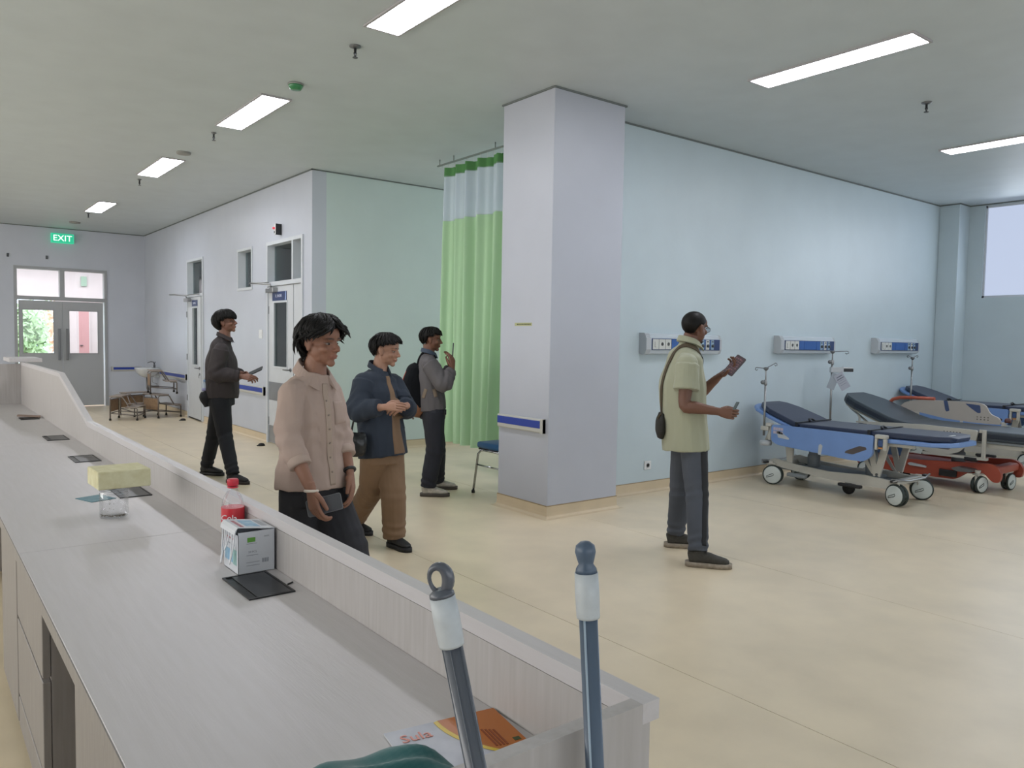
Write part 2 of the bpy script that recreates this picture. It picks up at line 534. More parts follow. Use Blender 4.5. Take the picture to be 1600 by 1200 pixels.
l2 = MB().box(LX, 9.07, 0.012, LX+0.04, 9.325, 2.075).build('leaf', M_leaf, d4)
MB().box(LX-0.004, 9.075, 1.67, LX+0.0, 9.09, 1.75).build('hinge', M_steeldk, l2)
cl = MB(); cl.box(LX-0.07, 9.86, 1.99, LX-0.001, 10.12, 2.055, b=0.008)
cl.tube([(LX-0.04, 9.99, 2.06), (LX-0.05, 10.0, 2.10), (LX-0.16, 10.20, 2.115), (LX-0.20, 10.34, 2.12)], 0.011, 8)
cl.tube([(LX-0.2, 10.34, 2.12), (LX-0.03, 10.10, 2.13)], 0.007, 6)
cl.build('door_closer', M_steel, d4)
for z in (0.25, 1.72): MB().box(LX-0.006, 10.165, z, LX+0.0, 10.185, z+0.1).build('hinge', M_steeldk, lf)
sg = MB().box(LX-0.008, 9.555, 1.885, LX-0.0005, 10.03, 2.00).build('sign_plate', M_sign, lf)
MB().prism([(9.556, 1.888), (9.556, 1.998), (9.575, 1.998), (9.60, 1.888)], LX-0.0095, LX-0.0085, 'x').build('sign_accent', M_signlt, lf)
text_mesh('R. RADIR', 0.055, txtT((LX-0.0095, 9.81, 1.945), '-x'), 'lettering', M_txt, lf)

# narrow door, standing slightly open into the corridor
b = MB()
frame_x(b, LX-0.02, LX+0.16, 13.05, 13.96, 0, 2.69, 0.04, bottom=False)
b.box(LX-0.02, 13.09, 2.06, LX+0.16, 13.92, 2.105)
d3 = struct(b.build('door_3', M_frame))
MB().box(LX+0.08, 13.09, 2.105, LX+0.087, 13.92, 2.65).build('transom_pane', M_glass, d3)
TL = Matrix.Translation((LX-0.005, 13.92, 0)) @ Matrix.Rotation(math.radians(-2.5), 4, 'Z')
lf = MB(TL)       # local: y from -0.83 (free edge) to 0 (hinge)
lf.box(0, -0.83, 0.012, 0.04, -0.645, 2.05); lf.box(0, -0.30, 0.012, 0.04, 0, 2.05)
lf.box(0, -0.645, 0.012, 0.04, -0.30, 0.93); lf.box(0, -0.645, 1.87, 0.04, -0.30, 2.05)
lf = lf.build('leaf', M_leaf, d3)
g = MB(TL); frame_x(g, -0.008, 0, -0.665, -0.28, 0.91, 1.89, 0.02); g.build('glazing_bead', M_frame, lf)
MB(TL).box(0.016, -0.645, 0.93, 0.022, -0.30, 1.87).build('pane', M_glass, lf)
MB(TL).box(-0.003, -0.83, 0.012, 0, 0.0, 0.03).build('bottom_seal', M_rubber, lf)
h = MB(TL); h.lathe([(0.024, 0), (0.024, 0.01)], (-0.01, -0.77, 0.88), 'x', 12)
h.tube([(0, -0.77, 0.88), (-0.05, -0.77, 0.88), (-0.05, -0.64, 0.88)], 0.009, 8)
h.lathe([(0.022, 0), (0.022, 0.008)], (-0.008, -0.77, 0.78), 'x', 12)
h.box(-0.02, -0.775, 0.72, -0.015, -0.765, 0.775)
h.build('handle', M_steeldk, lf)
MB(TL).box(-0.008, -0.64, 1.90, -0.0005, -0.29, 2.0).build('sign_plate', M_sign, lf)
text_mesh('RUANG', 0.05, TL @ txtT((-0.0095, -0.465, 1.95), '-x'), 'lettering', M_txt, lf)
cl = MB(); cl.box(LX-0.10, 13.62, 1.98, LX-0.04, 13.86, 2.04, b=0.008)
cl.tube([(LX-0.07, 13.75, 2.04), (LX-0.09, 13.77, 2.08), (LX-0.20, 14.0, 2.10), (LX-0.26, 14.1, 2.10)], 0.011, 8)
cl.tube([(LX-0.09, 13.77, 2.08), (LX-0.1, 13.45, 2.09), (LX-0.03, 13.2, 2.09)], 0.008, 6)
cl.build('door_closer', M_steel, d3)
for z in (0.3, 1.0, 1.72): MB().box(LX-0.03, 13.925, z, LX-0.02, 13.945, z+0.1).build('hinge', M_steeldk, d3)

# ---------------------------------------------------------------- double exit door at the corridor end
b = MB()
def frame_yy(b, y0, y1, x0, x1, z0, z1, w, bottom=True):
    b.box(x0, y0, z0, x0+w, y1, z1); b.box(x1-w, y0, z0, x1, y1, z1); b.box(x0+w, y0, z1-w, x1-w, y1, z1)
    if bottom: b.box(x0+w, y0, z0, x1-w, y1, z0+w)
frame_yy(b, Y1-0.015, Y1+0.15, 1.56, 3.11, 0, 2.65, 0.05, bottom=False)
b.box(1.61, Y1-0.015, 2.03, 3.06, Y1+0.15, 2.10)
b.box(2.30, Y1-0.015, 2.10, 2.38, Y1+0.15, 2.60)
d1 = struct(b.build('door_1', M_framedk))
MB().box(1.61, Y1+0.06, 2.10, 2.30, Y1+0.067, 2.60).build('transom_pane', M_glassclear, d1)
MB().box(2.38, Y1+0.06, 2.10, 3.06, Y1+0.067, 2.60).build('transom_pane', M_glassclear, d1)
for (a, c, g0, g1, hx) in ((1.63, 2.338, 1.69, 2.19, 2.275), (2.342, 3.035, 2.45, 2.94, 2.41)):
    lf = MB()
    ya, yb = Y1+0.005, Y1+0.045
    lf.box(a, ya, 0.02, g0, yb, 2.02); lf.box(g1, ya, 0.02, c, yb, 2.02)
    lf.box(g0, ya, 0.02, g1, yb, 1.03); lf.box(g0, ya, 1.845, g1, yb, 2.02)
    lf = lf.build('leaf', M_leafgrey, d1)
    g = MB(); frame_yy(g, ya-0.006, ya, g0-0.015, g1+0.015, 1.015, 1.86, 0.02); g.build('glazing_bead', M_framedk, lf)
    MB().box(g0, ya+0.018, 1.03, g1, ya+0.024, 1.845).build('pane', M_glassclear, lf)
    h = MB()
    h.box(hx-0.022, ya-0.06, 0.90, hx+0.022, ya-0.045, 1.50, b=0.005)
    for z in (0.97, 1.42): h.tube([(hx, ya-0.05, z), (hx, ya, z)], 0.009, 8)
    h.build('pull_handle', M_steeldk, lf)

# lobby seen through the exit door
M_lob = mat('lobby_paint', 'e6dfe4', rough=0.6, var=0.02)
M_red = mat('lobby_door_red', 'd9a8ae', rough=0.5)
wall_y('wall_lobby_back', 2.78, 7.5, 21.2, 21.35, M_lob)
wall_y('wall_lobby_header', -1.5, 2.6, 21.2, 21.35, M_lob).location.z = 0
bpy.data.objects.remove(bpy.data.objects['wall_lobby_header'])
struct(MB().box(-1.5, 21.2, 2.25, 2.78, 21.35, CZ).build('wall_lobby_header', M_lob))
wall_y('wall_lobby_east', 7.5, 7.65, Y1+0.2, 21.35, M_lob)
wall_y('wall_lobby_west', -1.65, -1.5, Y1+0.18, 21.35, M_lob)
b = MB(); frame_yy(b, 21.16, 21.2, 3.22, 3.50, 0, 2.15, 0.03, bottom=False)
dl = struct(b.build('door_4', M_lob))
lf = MB().box(3.25, 21.165, 0.01, 3.47, 21.199, 2.10).build('leaf', M_red, dl)
h = MB(); h.box(3.27, 21.12, 1.12, 3.33, 21.16, 1.14); h.build('handle', M_steeldk, lf)
M_exitg = mat('exit_green', '2fae86', rough=0.5, emit='3cc79a', estr=0.8)
o = MB().box(3.31, 21.14, 2.55, 3.43, 21.19, 2.78).build('lobby_sign_reflection', mat('sign_reflection_green', 'a9c9b8', rough=0.5))  # green sign reflection built as a solid pale panel
tag(o, 'small pale green sign reflection, built as a panel in the lobby behind the door transom', 'sign')
# terrace and garden outside the lobby opening
struct(MB().box(-8, 21.36, -0.15, 9, 36, -0.02).build('ground_outside', mat('terrace_concrete', 'd8d2c8', rough=0.8, var=0.05)))
struct(MB().box(-1.5, 21.5, 0.42, 2.6, 21.55, 0.50).build('trim_7', mat('terrace_rail', 'e8c98e', rough=0.5)))

M_leafg = mat('garden_green', 'bfd3a4', rough=0.7, color2='a3bf86', vscale=9)  # leaf tone bleached to carry the overexposed daylight outside
M_leafo = mat('garden_blossom', 'e6b49a', rough=0.7, color2='e3cba6', vscale=9)  # blossom tone paled the same way, outdoor glare put into the colour
def shrub(x, y, h, r, m, label):
    t = thing('garden_shrub', label, 'shrub', (x, y, -0.02), group='shrubs outside the lobby opening')
    st = MB()
    for k in range(5):
        a = k*1.26
        st.tube([(x, y, -0.02), (x+.1*math.cos(a), y+.1*math.sin(a), h*.4), (x+r*.6*math.cos(a), y+r*.6*math.sin(a), h*.8)], [.03, .02, .008], 6)
    st.build('stem', mat('garden_bark', '6b5a48', rough=.9), t)
    b = MB()
    for k in range(900):
        d = Vector((random.gauss(0, 1), random.gauss(0, 1), random.gauss(0, 1))).normalized()*random.uniform(.55, 1.0)
        p = Vector((x+d.x*r, y+d.y*r, h*.58+d.z*h*.42))
        u = Vector((random.gauss(0, 1), random.gauss(0, 1), random.gauss(0, 1))).normalized(); v = u.orthogonal().normalized()
        L_ = random.uniform(.08, .16)
        b.add([p-u*L_, p+v*L_*.45, p+u*L_, p-v*L_*.45], [(0, 1, 2, 3)])
    b.build('foliage', m, t, kind='stuff')
for x, y, h, r, m, lb in ((2.5, 25.0, 2.2, .6, M_leafg, 'green shrub outside, left in the left door pane'), (4.1, 27.2, 2.8, .9, M_leafo, 'orange blossoming shrub outside, seen through the left door pane'),
                          (0.3, 27.5, 3.2, 1.3, M_leafg, 'tall green shrub outside beyond the lobby opening'), (3.2, 31.5, 4.0, 1.6, M_leafg, 'tallest green shrub outside, behind the blossoming shrub')):
    shrub(x, y, h, r, m, lb)
# ================================================================ CEILING FITTINGS
M_diff = mat('light_diffuser', 'f4f6ff', rough=0.5, emit='f6f7ff', estr=30.0)
M_lframe = mat('light_frame', 'a9a6a8', rough=0.4)
def ceiling_light(label, x, y, ww=0.26, ll=1.22):
    t = thing('ceiling_light', label, 'light', (x, y, CZ), group='recessed ceiling lights')
    b = MB(); f = 0.016; z0, z1 = CZ-0.014, CZ-0.0005
    b.box(x-ww/2, y-ll/2, z0, x-ww/2+f, y+ll/2, z1); b.box(x+ww/2-f, y-ll/2, z0, x+ww/2, y+ll/2, z1)
    b.box(x-ww/2+f, y-ll/2, z0, x+ww/2-f, y-ll/2+f, z1); b.box(x-ww/2+f, y+ll/2-f, z0, x+ww/2-f, y+ll/2, z1)
    b.build('frame', M_lframe, t)
    MB().box(x-ww/2+f, y-ll/2+f, CZ-0.009, x+ww/2-f, y+ll/2-f, CZ-0.004).build('diffuser', M_diff, t)
    return t
CL = [(2.445, 3.96, 'long white ceiling light cut by the top edge, nearest of the corridor row'),
      (2.445, 6.975, 'white ceiling light beside the green smoke detector'),
      (2.40, 9.95, 'white ceiling light, third in the corridor row above the three doors'),
      (2.42, 13.68, 'farthest small white ceiling light, near the EXIT sign'),
      (5.13, 3.01, 'long white ceiling light above the man in the pale green shirt'),
      (8.31, 3.02, 'white ceiling light above the stretchers near the frosted window')]
for x, y, lb in CL: ceiling_light(lb, x, y)

M_det = mat('detector_shell', '8f8f8a', rough=0.5)
M_detg = mat('detector_green', '2f7d4c', rough=0.3, coat=0.5)
def detector(x, y, m, label, r=0.055, h=0.035):
    t = thing('smoke_detector', label, 'smoke detector', (x, y, CZ), group='ceiling detectors')
    MB().lathe([(r*1.0, 0), (r*1.0, -0.010), (r*0.97, -0.012)], (x, y, CZ-0.0005), 'z', 24).build('mounting_ring', M_det, t)
    MB().lathe([(r*.95, -0.012), (r*.93, -0.022), (r*.7, -h), (r*.3, -h-0.004), (0.004, -h-0.004)], (x, y, CZ), 'z', 24).build('cover', m, t)
detector(2.442, 5.963, M_detg, 'round green smoke detector on the ceiling', 0.06, 0.045)
detector(2.407, 8.967, M_det, 'flat grey smoke detector behind the second corridor light', 0.075, 0.02)
detector(2.40, 15.88, M_det, 'flat grey ceiling detector above the EXIT sign', 0.09, 0.025)
M_spr = mat('sprinkler_metal', '55585a', rough=0.4, metal=0.7)
def sprinkler(x, y, label, r=0.04, drop=0.075):
    t = thing('sprinkler', label, 'sprinkler', (x, y, CZ), group='ceiling sprinklers')
    MB().lathe([(r, 0), (r*.98, -0.006), (r*.5, -0.014), (0.012, -0.016)], (x, y, CZ-0.0005), 'z', 20).build('escutcheon', M_steeldk, t)
    b = MB(); b.lathe([(0.009, -0.01), (0.009, -drop*.6), (0.013, -drop*.62), (0.005, -drop*.95)], (x, y, CZ), 'z', 10)
    b.build('pipe', M_spr, t)
    MB().lathe([(0.018, -drop), (0.018, -drop-0.004)], (x, y, CZ), 'z', 12).build('deflector', M_spr, t)
sprinkler(2.442, 4.936, 'ceiling sprinkler with a round plate between the two nearest corridor lights')
sprinkler(2.402, 7.898, 'ceiling sprinkler behind the light that has the green detector', 0.025)
sprinkler(2.383, 10.894, 'small ceiling sprinkler just beyond the third corridor light', 0.025)
sprinkler(2.395, 14.536, 'farthest ceiling sprinkler, beyond the last corridor light', 0.025)
sprinkler(6.542, 3.012, 'ceiling sprinkler between the two lights over the beds')

# ================================================================ RECEPTION COUNTER
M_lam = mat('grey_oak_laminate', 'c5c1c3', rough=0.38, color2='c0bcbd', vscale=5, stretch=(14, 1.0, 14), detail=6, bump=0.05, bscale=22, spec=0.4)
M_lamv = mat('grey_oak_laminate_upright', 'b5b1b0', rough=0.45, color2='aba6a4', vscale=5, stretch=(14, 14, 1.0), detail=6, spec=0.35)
M_cab = mat('cabinet_laminate_shaded', '8f8a87', rough=0.5, color2='85807d', vscale=5, stretch=(14, 14, 1.0), detail=6, spec=0.3)  # counter's shaded side: the shade is put into this darker laminate colour
M_lamedge = mat('laminate_edge', '908c89', rough=0.5, var=0.03)
M_dark = mat('cabinet_shadow_gap', '4a4644', rough=0.7)
WT = 0.755
rc = thing('reception_counter', 'long grey wood-grain reception counter with a raised front ledge', 'counter', (0.55, 4.6, 0))
for a, c in ((0.762, 2.72), (2.7225, 5.4), (5.402, 8.48)):
    MB().box(0.25, a, WT-0.035, 0.822, c, WT, b=0.0015).build('worktop', M_lam, rc)
pr = [(0.739, 0), (8.48, 0), (8.48, 1.115), (6.19, 1.115), (5.12, 0.871), (0.739, 0.871)]
MB().prism(pr, 0.822, 0.840, 'x').build('front_panel', M_lamv, rc)
cp = [(0.737, 0.872), (5.115, 0.872), (6.185, 1.113), (8.52, 1.113), (8.52, 1.143), (6.175, 1.143), (5.125, 0.902), (0.737, 0.902)]
MB().prism(cp, 0.8222, 0.857, 'x').build('ledge_cap', M_lam, rc)
MB().box(0.235, 0.737, 0, 0.8219, 0.761, 0.902).build('end_panel', M_lamv, rc)
MB().box(0.2478, 0.762, WT-0.034, 0.2498, 8.48, WT-0.0008).build('shaded_edge_band', M_cab, rc)  # strip added in the shaded tone along the worktop's dark side
MB().box(-1.4, 8.482, 0, 0.82, 8.515, 1.125).build('return_panel', M_lamv, rc)
MB().box(0.725, 8.40, 1.1445, 0.985, 8.95, 1.18, b=0.003).build('transaction_shelf', M_lam, rc)
# pedestals under the worktop
def pedestal(y0, y1, kind):
    MB().box(0.30, y0, 0.06, 0.80, y1, WT-0.036).build('carcass', M_cab, rc)
    if kind == 'drawers':
        zz = [(0.452, 0.700), (0.178, 0.440), (0.065, 0.166)]
        for z0, z1 in zz:
            MB().box(0.278, y0+0.003, z0, 0.299, y1-0.003, z1, b=0.002).build('drawer_front', M_cab, rc)
    else:
        n = 2 if y1-y0 > 0.8 else 1
        for i in range(n):
            a = y0+(y1-y0)*i/n; c = y0+(y1-y0)*(i+1)/n
            MB().box(0.278, a+0.003, 0.065, 0.299, c-0.003, 0.700, b=0.002).build('cupboard_door', M_cab, rc)
pedestal(0.81, 1.93, 'doors')
pedestal(2.47, 3.10, 'drawers')
pedestal(3.12, 3.66, 'doors')
pedestal(5.2, 5.8, 'drawers')
pedestal(7.2, 7.9, 'doors')
MB().box(0.815, 0.81, 0.0, 0.821, 8.47, WT-0.036).build('back_board', M_cab, rc)
M_hatch = mat('hatch_black', '2c2e33', rough=0.35, var=0.06, vscale=30)
for i, (y0, y1) in enumerate([(1.915, 2.13), (3.42, 3.64), (4.49, 4.73), (5.495, 5.74), (6.90, 7.08)]):
    b = MB(); x0, x1 = 0.665, 0.786; f = 0.006
    b.box(x0, y0, WT, x0+f, y1, WT+0.004); b.box(x1-f, y0, WT, x1, y1, WT+0.004)
    b.box(x0+f, y0, WT, x1-f, y0+f, WT+0.004); b.box(x0+f, y1-f, WT, x1-f, y1, WT+0.004)
    b.box(x0+f, y0+f, WT, x1-f, y1-f, WT+0.0008)
    fr = b.build('cable_hatch', M_black, rc)
    MB().box(x0+f+0.018, y0+f+0.002, WT+0.0015, x1-f-0.001, y1-f-0.002, WT+0.0035, b=0.0008).build('flap', M_hatch, fr)

# ---------------------------------------------------------------- things on the counter
# glass jar and foam block
M_jar = glassmat('jar_plastic', (0.975, 0.98, 0.985), 0.03, fres=0.22)
jx, jy = 0.580, 3.092
j = thing('jar', 'clear cylindrical jar with bits of dirt inside, under the yellow foam block', 'jar', (jx, jy, WT))
MB().lathe([(0.046, 0.0005), (0.048, 0.004), (0.048, 0.088), (0.045, 0.092), (0.045, 0.109), (0.0435, 0.109), (0.0435, 0.091), (0.0465, 0.087), (0.0465, 0.005), (0.002, 0.004)],
           (jx, jy, WT), 'z', 32).build('body', M_jar, j)
rg = MB()
for h in (0.088, 0.098, 0.107):
    rg.tube([(jx+0.0462*math.cos(t*PI/14), jy+0.0462*math.sin(t*PI/14), WT+h) for t in range(28)], 0.0008, 5, closed=True)
rg.build('screw_thread', mat('jar_rim', 'a9adb2', rough=0.2), j)
db = MB()
for i in range(38):
    a = random.uniform(2.6, 5.9); r = random.uniform(0.025, 0.044)
    db.ball((jx+r*math.cos(a), jy+r*math.sin(a), WT+0.007+random.random()*0.003), (random.uniform(.001, .005), random.uniform(.001, .004), .0015), 6)
for i in range(10):
    db.ball((jx+0.0465*math.cos(4.3+random.uniform(-.25, .25)), jy+0.0465*math.sin(4.3+random.uniform(-.25, .25)), WT+random.uniform(.03, .07)), .0011, 6)
db.build('sediment', mat('jar_debris', '4f4436', rough=0.8, color2='8d8371', vscale=300), j, kind='stuff')
M_foam = mat('yellow_foam', 'd3cfae', rough=0.85, color2='c4bd96', vscale=30, bump=0.15, bscale=400)
fb = MB(Matrix.Translation((0.605, 3.128, WT+0.1095)) @ Matrix.Rotation(math.radians(2), 4, 'Z'))
fb.box(-0.088, -0.084, 0.0, 0.088, 0.084, 0.064, b=0.003)
tag(fb.build('foam_block', M_foam), 'pale yellow foam block resting on top of the clear jar', 'foam block')
tc = MB(Matrix.Translation((0.585, 3.47, WT+0.0003)) @ Matrix.Rotation(math.radians(20), 4, 'Z'))
tc.box(-0.05, -0.06, 0, 0.05, 0.06, 0.002)
tag(tc.build('card', mat('teal_card', '3f6f7c', rough=0.5, color2='54808a', vscale=30)), 'small teal card lying on the counter behind the foam block', 'card')
cb = MB(Matrix.Translation((0.730, 7.02, WT+0.013)) @ Matrix.Rotation(math.radians(-8), 4, 'Z') @ Matrix.Rotation(math.radians(5), 4, 'Y'))
cb.box(-0.08, -0.035, 0, 0.075, 0.09, 0.005)
tag(cb.build('cardboard_piece', mat('cardboard', '9a8378', rough=0.8, var=0.05)), 'brown cardboard flap over the farthest black cable hatch', 'cardboard')

# mask box
M_mbox = mat('mask_box_card', 'c9ccd2', rough=0.45, var=0.03, vscale=14)
M_mprint = mat('mask_print_blue', '6f9cc0', rough=0.5, color2='9fc0d0', vscale=40)
M_mteal = mat('mask_print_teal', '8fb5b2', rough=0.5)
M_mgreen = mat('mask_print_green', '5f9a3c', rough=0.5)
M_mgrey = mat('mask_print_grey', '90949c', rough=0.5)
M_mred = mat('mask_print_red', 'a5626b', rough=0.5)
bx0, bx1, by0, by1, bh = 0.712, 0.816, 2.139, 2.262, 0.118
mbx = thing('mask_box', 'white printed box of face masks with its lid ajar and straps hanging out', 'box', (0.764, 2.2, WT))
b = MB(); th = 0.0012; z0 = WT+0.0005
b.box(bx0, by0, z0, bx1, by1, z0+th); b.box(bx0, by0, z0, bx1, by0+th, z0+bh); b.box(bx0, by1-th, z0, bx1, by1, z0+bh)
b.box(bx0, by0, z0, bx0+th, by1, z0+bh*0.93); b.box(bx1-th, by0, z0, bx1, by1, z0+bh)
b.build('carton', M_mbox, mbx)
# lid hinged on the far-right edge, lifted a little toward the left
TLd = Matrix.Translation((bx1, by0, z0+bh+0.001)) @ Matrix.Rotation(math.radians(7), 4, 'Y')
lid = MB(TLd); lid.box(-0.106, -0.001, 0, 0, 0.124, 0.0014)
lid.prism([(-0.106, 0), (-0.106, 0.0014), (-0.112, -0.008), (-0.113, -0.020), (-0.111, -0.020), (-0.108, -0.007)], 0.0, 0.122, 'y')
lid = lid.build('lid', M_mbox, mbx)
pb = MB(TLd); pb.box(-0.075, 0.02, 0.0016, -0.035, 0.105, 0.0020); pb.build('print_panel', M_mprint, lid)
pb = MB(TLd); pb.box(-0.028, 0.03, 0.0016, -0.012, 0.11, 0.0020); pb.build('print_stripe', M_mgrey, lid)
pb = MB(TLd); pb.box(-0.095, 0.01, 0.0016, -0.085, 0.1, 0.0020); pb.build('print_stripe', M_mred, lid)
# front face print (facing -Y)
yf = by0-0.0004
MB().box(0.7375, yf, z0+0.088, 0.7600, yf+0.0003, z0+0.101).build('green_badge', M_mgreen, mbx)
b = MB()
for z, a, c in ((0.083, .7355, .764), (0.050, .735, .768), (0.030, .735, .772), (0.021, .735, .772)):
    b.box(a, yf, z0+z, c, yf+0.0003, z0+z+0.0016)
for i in range(7): b.box(.7795+i*.0027, yf, z0+.026, .7795+i*.0027+(.0015 if i % 3 else .0021), yf+.0003, z0+.038)
b.build('printed_lines', M_mgrey, mbx, kind='stuff')
text_mesh('50 PCS', 0.008, txtT((0.752, yf, z0+0.060), '-y'), 'lettering', M_mgrey, mbx, 0.0002)
text_mesh('MASK', 0.006, txtT((0.792, yf, z0+0.100), '-y'), 'lettering', M_mgrey, mbx, 0.0002)
# left face print (facing -X)
xf = bx0-0.0004
MB().box(xf, by0+.045, z0+.025, xf+.0003, by1-.012, z0+.060).build('print_panel', M_mprint, mbx)
MB().box(xf, by0+.012, z0+.022, xf+.0003, by0+.044, z0+.065).build('print_panel', M_mteal, mbx)
MB().box(xf, by0+.03, z0+.090, xf+.0003, by1-.02, z0+.095).build('print_stripe', M_mred, mbx)
b = MB()
for k, y in enumerate((by0+.03, by0+.065, by0+.1)): b.box(xf, y, z0+.075, xf+.0003, y+.025, z0+.078)
b.build('printed_lines', M_mgrey, mbx, kind='stuff')
M_strap = mat('mask_strap_white', 'e2e4e8', rough=0.8)
for (ya, yb, dz, w_) in ((by0+.012, by0+.040, 0.085, .0024), (by0+.055, by0+.085, 0.055, .0022), (by0+.09, by0+.12, 0.1, .0020)):
    pts = []
    for i in range(13):
        t = i/12
        pts.append((bx0-0.006-0.008*math.sin(PI*t), ya+(yb-ya)*t+0.006*math.sin(5*t), z0+bh*0.95-dz*math.sin(PI*t)**0.7))
    MB().tube(pts, w_, 6).build('mask_strap', M_strap, mbx)
mk = MB()
mk.box(bx0+.004, by0+.006, z0+.002, bx1-.004, by1-.006, z0+bh*.62, b=.004)
mk.build('mask_stack', mat('mask_blue', '6d8597', rough=0.8), mbx)

# bottle
bx, by = 0.7845, 2.405
bt = thing('plastic_bottle', 'clear plastic bottle with red cap and red label behind the mask box', 'bottle', (bx, by, WT))
M_pet = glassmat('bottle_plastic', (0.95, 0.96, 0.975), 0.06, fres=0.25)
M_redcap = mat('red_cap', 'c3273a', rough=0.35)
MB().lathe([(0.020, 0.0005), (0.030, 0.003), (0.0335, 0.012), (0.033, 0.03), (0.034, 0.05), (0.034, 0.135), (0.032, 0.152), (0.026, 0.170), (0.017, 0.186), (0.0135, 0.193), (0.0135, 0.203)],
           (bx, by, WT), 'z', 28).build('body', M_pet, bt)
b = MB(); b.lathe([(0.0152, 0.203), (0.0165, 0.205), (0.0165, 0.221), (0.0150, 0.2235), (0.001, 0.2235)], (bx, by, WT), 'z', 24)
for k in range(24):
    t = 2*PI*k/24
    b.box(bx+.0163*math.cos(t)-.0006, by+.0163*math.sin(t)-.0006, WT+.206, bx+.0163*math.cos(t)+.0006, by+.0163*math.sin(t)+.0006, WT+.220)
b.build('cap', M_redcap, bt)
MB().lathe([(0.0162, 0.1965), (0.0162, 0.2005)], (bx, by, WT), 'z', 24).build('neck_ring', M_redcap, bt)
MB().lathe([(0.0345, 0.078), (0.0347, 0.079), (0.0347, 0.136), (0.0345, 0.137)], (bx, by, WT), 'z', 32).build('label_band', mat('red_label', 'c42a36', rough=0.35), bt)
text_mesh('Cola', 0.026, Matrix.Translation((bx-0.021, by-0.0290, WT+0.108)) @ Matrix.Rotation(math.radians(-36), 4, 'Z') @ Matrix.Rotation(PI/2, 4, 'X'), 'lettering', M_strap, bt, 0.0006)

# magazine
Mg = Matrix.Translation((0.616, 1.124, WT+0.0005)) @ Matrix.Rotation(math.radians(-9.5), 4, 'Z')
mg = thing('magazine', 'silver and orange magazine lying at the near end of the counter', 'magazine', (0.69, 1.0, WT))
MB(Mg).box(0, -0.285, 0, 0.205, 0, 0.003).build('pages', mat('magazine_pages', 'c9c9cc', rough=0.5), mg)
M_mgsilver = mat('magazine_silver', '9fa3b3', rough=0.3, color2='c3c6d2', vscale=14, detail=4)
MB(Mg).box(-0.0005, -0.2855, 0.003, 0.2055, 0.0005, 0.0036).build('cover', M_mgsilver, mg)
arc = [(0.096+0.33*(1-math.cos(t))*1.0, -0.33*math.sin(t)*0.72) for t in [i*0.085 for i in range(13)]]
arc = [(x, y) for x, y in arc if x < 0.2055]
xa, ya = arc[-1]
MB(Mg).prism([(0.2055, 0.0005), (0.096, 0.0005)]+arc[1:]+[(0.2055, ya-0.01)], 0.0036, 0.0040, 'z').build('orange_corner', mat('magazine_orange', 'b8681f', rough=0.3), mg)
st = arc+[(x-0.007, y-0.004) for x, y in arc[::-1]]
b = MB(Mg)
for i in range(len(arc)-1):
    (x0_, y0_), (x1_, y1_) = arc[i], arc[i+1]
    b.prism([(x0_, y0_), (x1_, y1_), (x1_-.008, y1_-.003), (x0_-.008, y0_-.003)][::-1], 0.0040, 0.0044, 'z')
b.build('yellow_band', mat('magazine_yellow', 'd9bb34', rough=0.3), mg)
text_mesh('Sula', 0.034, Mg @ Matrix.Translation((0.044, -0.035, 0.0044)), 'lettering', mat('magazine_pink', 'd98d80', rough=0.4), mg, 0.0004)
b = MB(Mg)
for i in range(4): b.box(0.150+i*.006, -0.120-i*.001, 0.0041, 0.1535+i*.006, -0.060-i*0.003, 0.0046)
b.build('small_print', mat('magazine_rust', '8b3f16', rough=0.5), mg)
MB(Mg).box(0.186, -0.118, 0.0041, 0.198, -0.108, 0.0046).build('badge', mat('badge_dark', '3b4a22', rough=0.5), mg)

# folded teal cloth
n = 26
vs = []; fs = []
for i in range(n+1):
    for k in range(n+1):
        u, v_ = i/n*2-1, k/n*2-1
        x = 0.475+u*0.145; y = 0.895+v_*0.095 - 0.01*u
        e = max(0, 1-abs(u)**4)*max(0, 1-abs(v_)**4)
        h = 0.098*e**0.45*(0.84+0.06*math.sin(4*u+1.5*v_+.6)+0.12*noise.noise(Vector((u*1.6, v_*1.6, 1.7)))) + 0.005*math.sin(9*u+5*v_+2*math.sin(4*v_))*e
        vs.append((x+0.006*noise.noise(Vector((u*3, v_*3, 9))), y, WT+0.006+max(0, h)))
for i in range(n):
    for k in range(n):
        a = i*(n+1)+k
        fs.append((a, a+n+1, a+n+2, a+1))
bd = [i*(n+1) for i in range(n+1)]+[n*(n+1)+k for k in range(1, n+1)]+[i*(n+1)+n for i in range(n-1, -1, -1)]+[k for k in range(n-1, 0, -1)]
base = len(vs)
for i in bd: vs.append((vs[i][0], vs[i][1], WT+0.005))
for q in range(len(bd)):
    q2 = (q+1) % len(bd)
    fs.append((bd[q], bd[q2], base+q2, base+q))
fs.append(tuple(base+q for q in range(len(bd))))
o = mkmesh('folded_cloth', vs, fs, mat('teal_cotton', '0b5a5c', rough=0.85, sheen=0.3, bump=0.1, bscale=900), None, [True]*len(fs))
tag(o, 'dark teal cloth bundled over the magazine at the near end of the counter', 'cloth')
# small black clip near the mask box
b = MB(Matrix.Translation((0.800, 1.985, WT+0.0005)) @ Matrix.Rotation(math.radians(-60), 4, 'Z'))
b.box(-0.002, -0.011, 0, 0.002, 0.011, 0.004, b=0.0008)
tag(b.build('pen_cap', M_black), 'tiny black pen cap beside the nearest cable hatch', 'pen cap')

